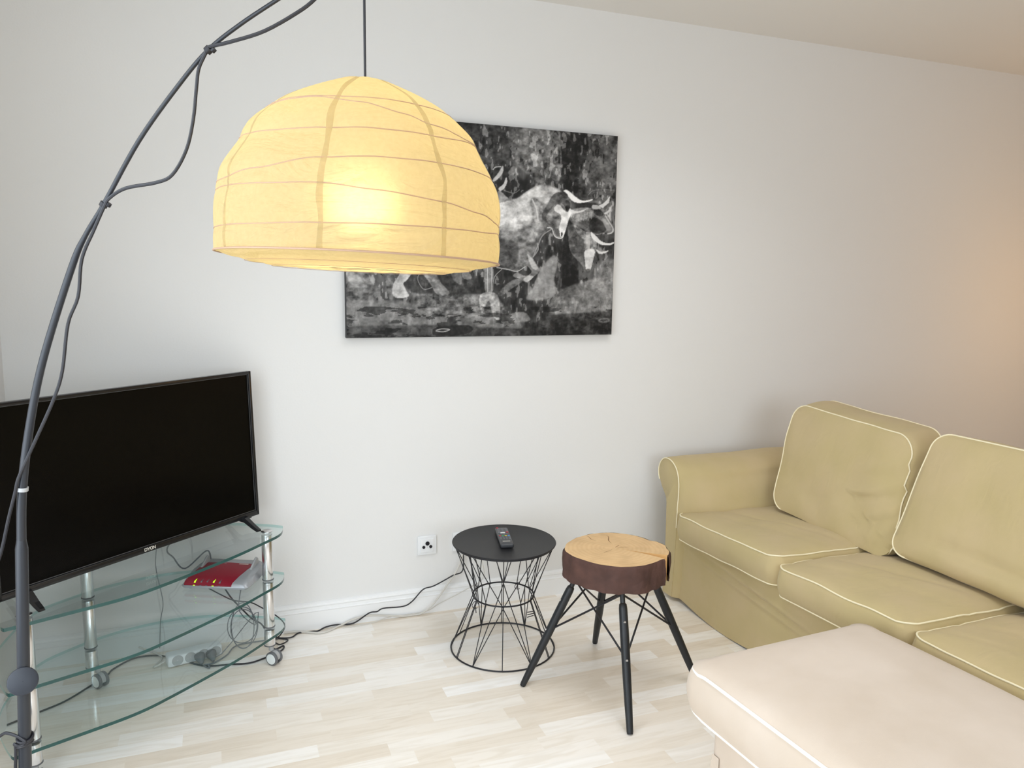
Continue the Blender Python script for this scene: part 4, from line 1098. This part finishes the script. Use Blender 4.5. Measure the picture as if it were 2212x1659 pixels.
b = MB(); b.tube([tipp+Vector((0, 0, .006)), tipp-Vector((0, 0, .03))], .0075, 14); b.build('end_piece', M_pole, FL)
# hanging cord
b = MB(); b.tube([tipp-Vector((0, 0, .02)), apex-PB+Vector((0, 0, .0)), apex-PB-Vector((0, 0, .06))], .0022, 10); b.build('hanging_cord', M_cord, FL)
# cable clips
def clip(px, py, wd):
    p = LP(px, py); k = min(range(len(arcp)), key=lambda i: (arcp[i]-p).length); t = (arcp[min(k+1, na-1)]-arcp[k-1]).normalized()
    q = MB(); q.tube([arcp[k]-t*wd, arcp[k]+t*wd], .0072, 14)
    q.tube([arcp[k]-t*wd*.8+hdir*.009, arcp[k]+t*wd*.8+hdir*.009], .005, 10); q.build('cable_clip', M_black, FL)
clip(224, 442, .004); clip(450, 108, .004)
q = MB(); q.tube([LP(48, 1060), LP(48.5, 1052)], .0105, 16); q.tube([LP(42, 1060), LP(42.5, 1052)], .006, 12); o = q.build('cable_clip', M_greyl, FL); o['label'] = 'pale grey cable clip'
# supply cord clipped along the bow
cpx = [(690, -8), (655, 22), (575, 68), (500, 92), (452, 104), (446, 118), (432, 150), (427, 190), (420, 260), (405, 325), (375, 378), (340, 395), (275, 407), (240, 428), (228, 447), (206, 497), (180, 560), (172, 640), (150, 700), (138, 800), (120, 860), (80, 950), (64, 985)]
cpts = [LP(*q, off=-.004) for q in cpx]
cpts2 = [LP(*q, off=-.012) for q in ((64, 985), (50, 1030), (44, 1056), (38, 1080), (28, 1120), (15, 1180), (3, 1215), (-15, 1250), (-40, 1330), (-45, 1430), (-30, 1500), (0, 1579), (22, 1576), (44, 1582), (58, 1590), (64, 1597), (50, 1604), (40, 1600), (44, 1612), (42, 1700), (42, 1850))]
b = MB(); b.tube(spline(cpts+cpts2[1:], 5), .0031, 8); b.build('supply_cord', M_cord, FL)
q = MB()
for k in range(3):
    c = LP(54, 1592+7*k); q.tube([c+Vector((.0140*math.cos(t), .0140*math.sin(t), .004*math.sin(t+k))) for t in np.linspace(0, 2*PI, 21)[:-1]], .0026, 8, closed=True)
q.build('cord_wrap', M_cord, FL)
# round foot dimmer / knob on the pole
kc = plane_p(49, 1469, PB, nrm)-PB; toc = (CAM-(kc+PB)); toc.z *= .75; toc.normalize()
Rk = toc.to_track_quat('Z', 'Y').to_matrix()
q = MB(); q.lathe([(.0005, -.010), (.022, -.010), (.0265, -.006), (.0272, .0), (.0262, .004), (.024, .0055), (.0005, .006)], kc+toc*.022, 48, R=Rk, cap=False); q.build('clamp_knob', plain('dark_grey_plastic', (.020, .025, .036, 1), .5), FL)
q = MB(); q.lathe([(.0138, -.02), (.0138, .02)], kc, 24); q.build('clamp_collar', M_black, FL)
# ---- shade
SH = D.objects.new('lamp_shade', None)
prof_r = [1.0, .9986, .9913, .9658, .8641, .7702, .5602, .1954]; Hs = 1.2233
ptsp = spline([(r_, Hs*i/7, 0) for i, r_ in enumerate(prof_r)], 6)
def prad(z):
    for a, c in zip(ptsp[:-1], ptsp[1:]):
        if a.y <= z <= c.y: return a.x+(c.x-a.x)*(z-a.y)/(c.y-a.y+1e-9)
    return ptsp[-1].x if z > 1 else 1
def SP(deg, z, dr=0):
    a = math.radians(deg); r_ = (prad(z)+dr); return SHC-PB+(X2*math.sin(a)-Y2*math.cos(a))*(r_*R0)+Z2*(z*R0)
HOOPS = [[(-180, .99), (-26, .973), (0, .971), (43, .984), (80, .99)],
         [(-180, .90), (-32, .961), (-16, .965), (9, .932), (30, .881), (43, .844), (68, .808), (120, .80)],
         [(-180, .76), (-60, .747), (-26, .732), (-4, .742), (15, .758), (43, .765), (74, .797), (130, .79)],
         [(-180, .52), (-55, .447), (-29, .484), (-4, .546), (18, .572), (42, .585), (80, .582), (130, .56)],
         [(-180, .33), (-55, .397), (-22, .388), (-4, .394), (15, .370), (40, .342), (59, .308), (82, .268), (130, .26)],
         [(-180, .19), (-60, .147), (-28, .146), (-4, .158), (20, .169), (43, .180), (60, .187), (87, .21), (130, .21)]]
def hz_(h, a):
    a = (a+180) % 360-180; tb = h+[(180, h[0][1])]
    for (a0, z0_), (a1, z1_) in zip(tb[:-1], tb[1:]):
        if a0 <= a <= a1: t = (a-a0)/(a1-a0); t = t*t*(3-2*t); return z0_+(z1_-z0_)*t
    return h[0][1]
seams = [-3.3+45*k for k in range(8)]
NAng, NZ = 192, 76
def pinch(deg, z):   # paper bellies between hoops and seams
    dmin = min(abs(z-hz_(h, deg)) for h in HOOPS); dmin = min(dmin, z+.0, Hs-z)
    ds = abs(((deg-seams[0]) % 45)-22.5)/22.5
    v = -.011*math.exp(-(dmin/.045))-.010*ds**4
    v += .006*noise.noise(Vector((math.sin(math.radians(deg))*5, math.cos(math.radians(deg))*5, z*7)))+.003*noise.noise(Vector((math.sin(math.radians(deg))*16, math.cos(math.radians(deg))*16, z*11)))
    return v+.006
b = MB(); vs = []
for j in range(NZ+1):
    z = Hs*j/NZ
    for k in range(NAng):
        a = 360*k/NAng; vs.append(SP(a, z, pinch(a, z)))
b.add(vs, [(j*NAng+k, j*NAng+(k+1) % NAng, (j+1)*NAng+(k+1) % NAng, (j+1)*NAng+k) for j in range(NZ) for k in range(NAng)], 0, True)
# closed crown around the fitting
cvs = [SP(360*k/NAng, Hs, pinch(360*k/NAng, Hs)) for k in range(NAng)]
ctr = SHC-PB+Z2*(Hs*R0)
cin = [ctr+(p-ctr)*.3+Z2*.001 for p in cvs]
b.add(cvs+cin, [(k, (k+1) % NAng, NAng+(k+1) % NAng, NAng+k) for k in range(NAng)], 0, True)
shade = b.build('lamp_shade', M_paper, FL, sharp=80); shade['label'] = 'cream rice paper dome shade glowing yellow'
# bottom paper with a round torn opening
b = MB(); vs = []; NR = 22
for i in range(NR+1):
    s = 1-.68*i/NR
    for k in range(NAng):
        a = math.radians(360*k/NAng)
        zz = -.075*math.sin(min(1, (1-s)/.45)*PI/2)+.010*math.sin(s*46)*(.3+.7*(1-s))+.006*noise.noise(Vector((math.cos(a)*4, math.sin(a)*4, s*6)))
        if i == NR: s2 = s+.05*noise.noise(Vector((math.cos(a)*5, math.sin(a)*5, 1)))
        else: s2 = s
        vs.append(SHC-PB+(X2*math.sin(a)-Y2*math.cos(a))*(s2*R0*.995)+Z2*(zz*R0))
b.add(vs, [(j*NAng+k, j*NAng+(k+1) % NAng, (j+1)*NAng+(k+1) % NAng, (j+1)*NAng+k) for j in range(NR) for k in range(NAng)], 0, True)
b.build('bottom_paper', M_paper, shade, sharp=80)
for h in HOOPS:
    q = MB(); q.tube([SP(a, hz_(h, a), -.0015+.004+pinch(a, hz_(h, a))) for a in range(0, 360, 3)], .00085, 6, closed=True); q.build('wire_hoop', M_wire, shade)
q = MB(); q.tube([SP(a, .0, .002) for a in range(0, 360, 3)], .0016, 6, closed=True); q.build('rim_hoop', M_wire, shade)
for i, s in enumerate((.80, .62)):
    q = MB(); q.tube([SHC-PB+(X2*math.sin(math.radians(a))-Y2*math.cos(math.radians(a)))*(s*R0)+Z2*(-.082*R0*math.sin(min(1, (1-s)/.45)*PI/2)-.0006) for a in range(0, 360, 4)], .0004, 5, closed=True); q.build('wire_hoop', M_wire, shade)
for sa in seams:
    q = MB(); vs = []; NS = 70
    for j in range(NS+1):
        z = .004+(Hs-.008)*j/NS
        wd = (1.7+.7*noise.noise(Vector((sa, z*8, 0)))); wd = math.degrees(wd*.0027/(R0*max(.25, prad(z))))*.9
        wig = 1.0*noise.noise(Vector((sa*3, z*4, 5)))
        for t in (-1, 0, 1): 
            a_ = sa+wig+t*wd; vs.append(SP(a_, z, pinch(a_, z)+.0045))
    q.add(vs, [(j*3+t, j*3+t+1, (j+1)*3+t+1, (j+1)*3+t) for j in range(NS) for t in (0, 1)], 0, True); q.build('paper_seam', M_seam, shade)
bc = SHC-PB+Z2*(.42*R0)
b = MB(); b.lathe([(.0005, -.030), (.014, -.026), (.022, -.014), (.024, -.002), (.021, .012), (.014, .026), (.012, .034), (.0005, .034)], bc, 28, cap=False); b.build('bulb', M_bulb, FL)
b = MB(); b.lathe([(.016, .034), (.017, .085), (.010, .092)], bc, 24); b.build('bulb_holder', M_white, FL)
b = MB(); b.tube([bc+Vector((0, 0, .09)), apex-PB], .0022, 8); b.build('inner_cord', M_cord, FL)
D.objects.remove(SH)
pl = point('lamp_bulb_light', SHC+Z2*(.40*R0), 3.9, (1.0, 0.84, 0.57), .036)
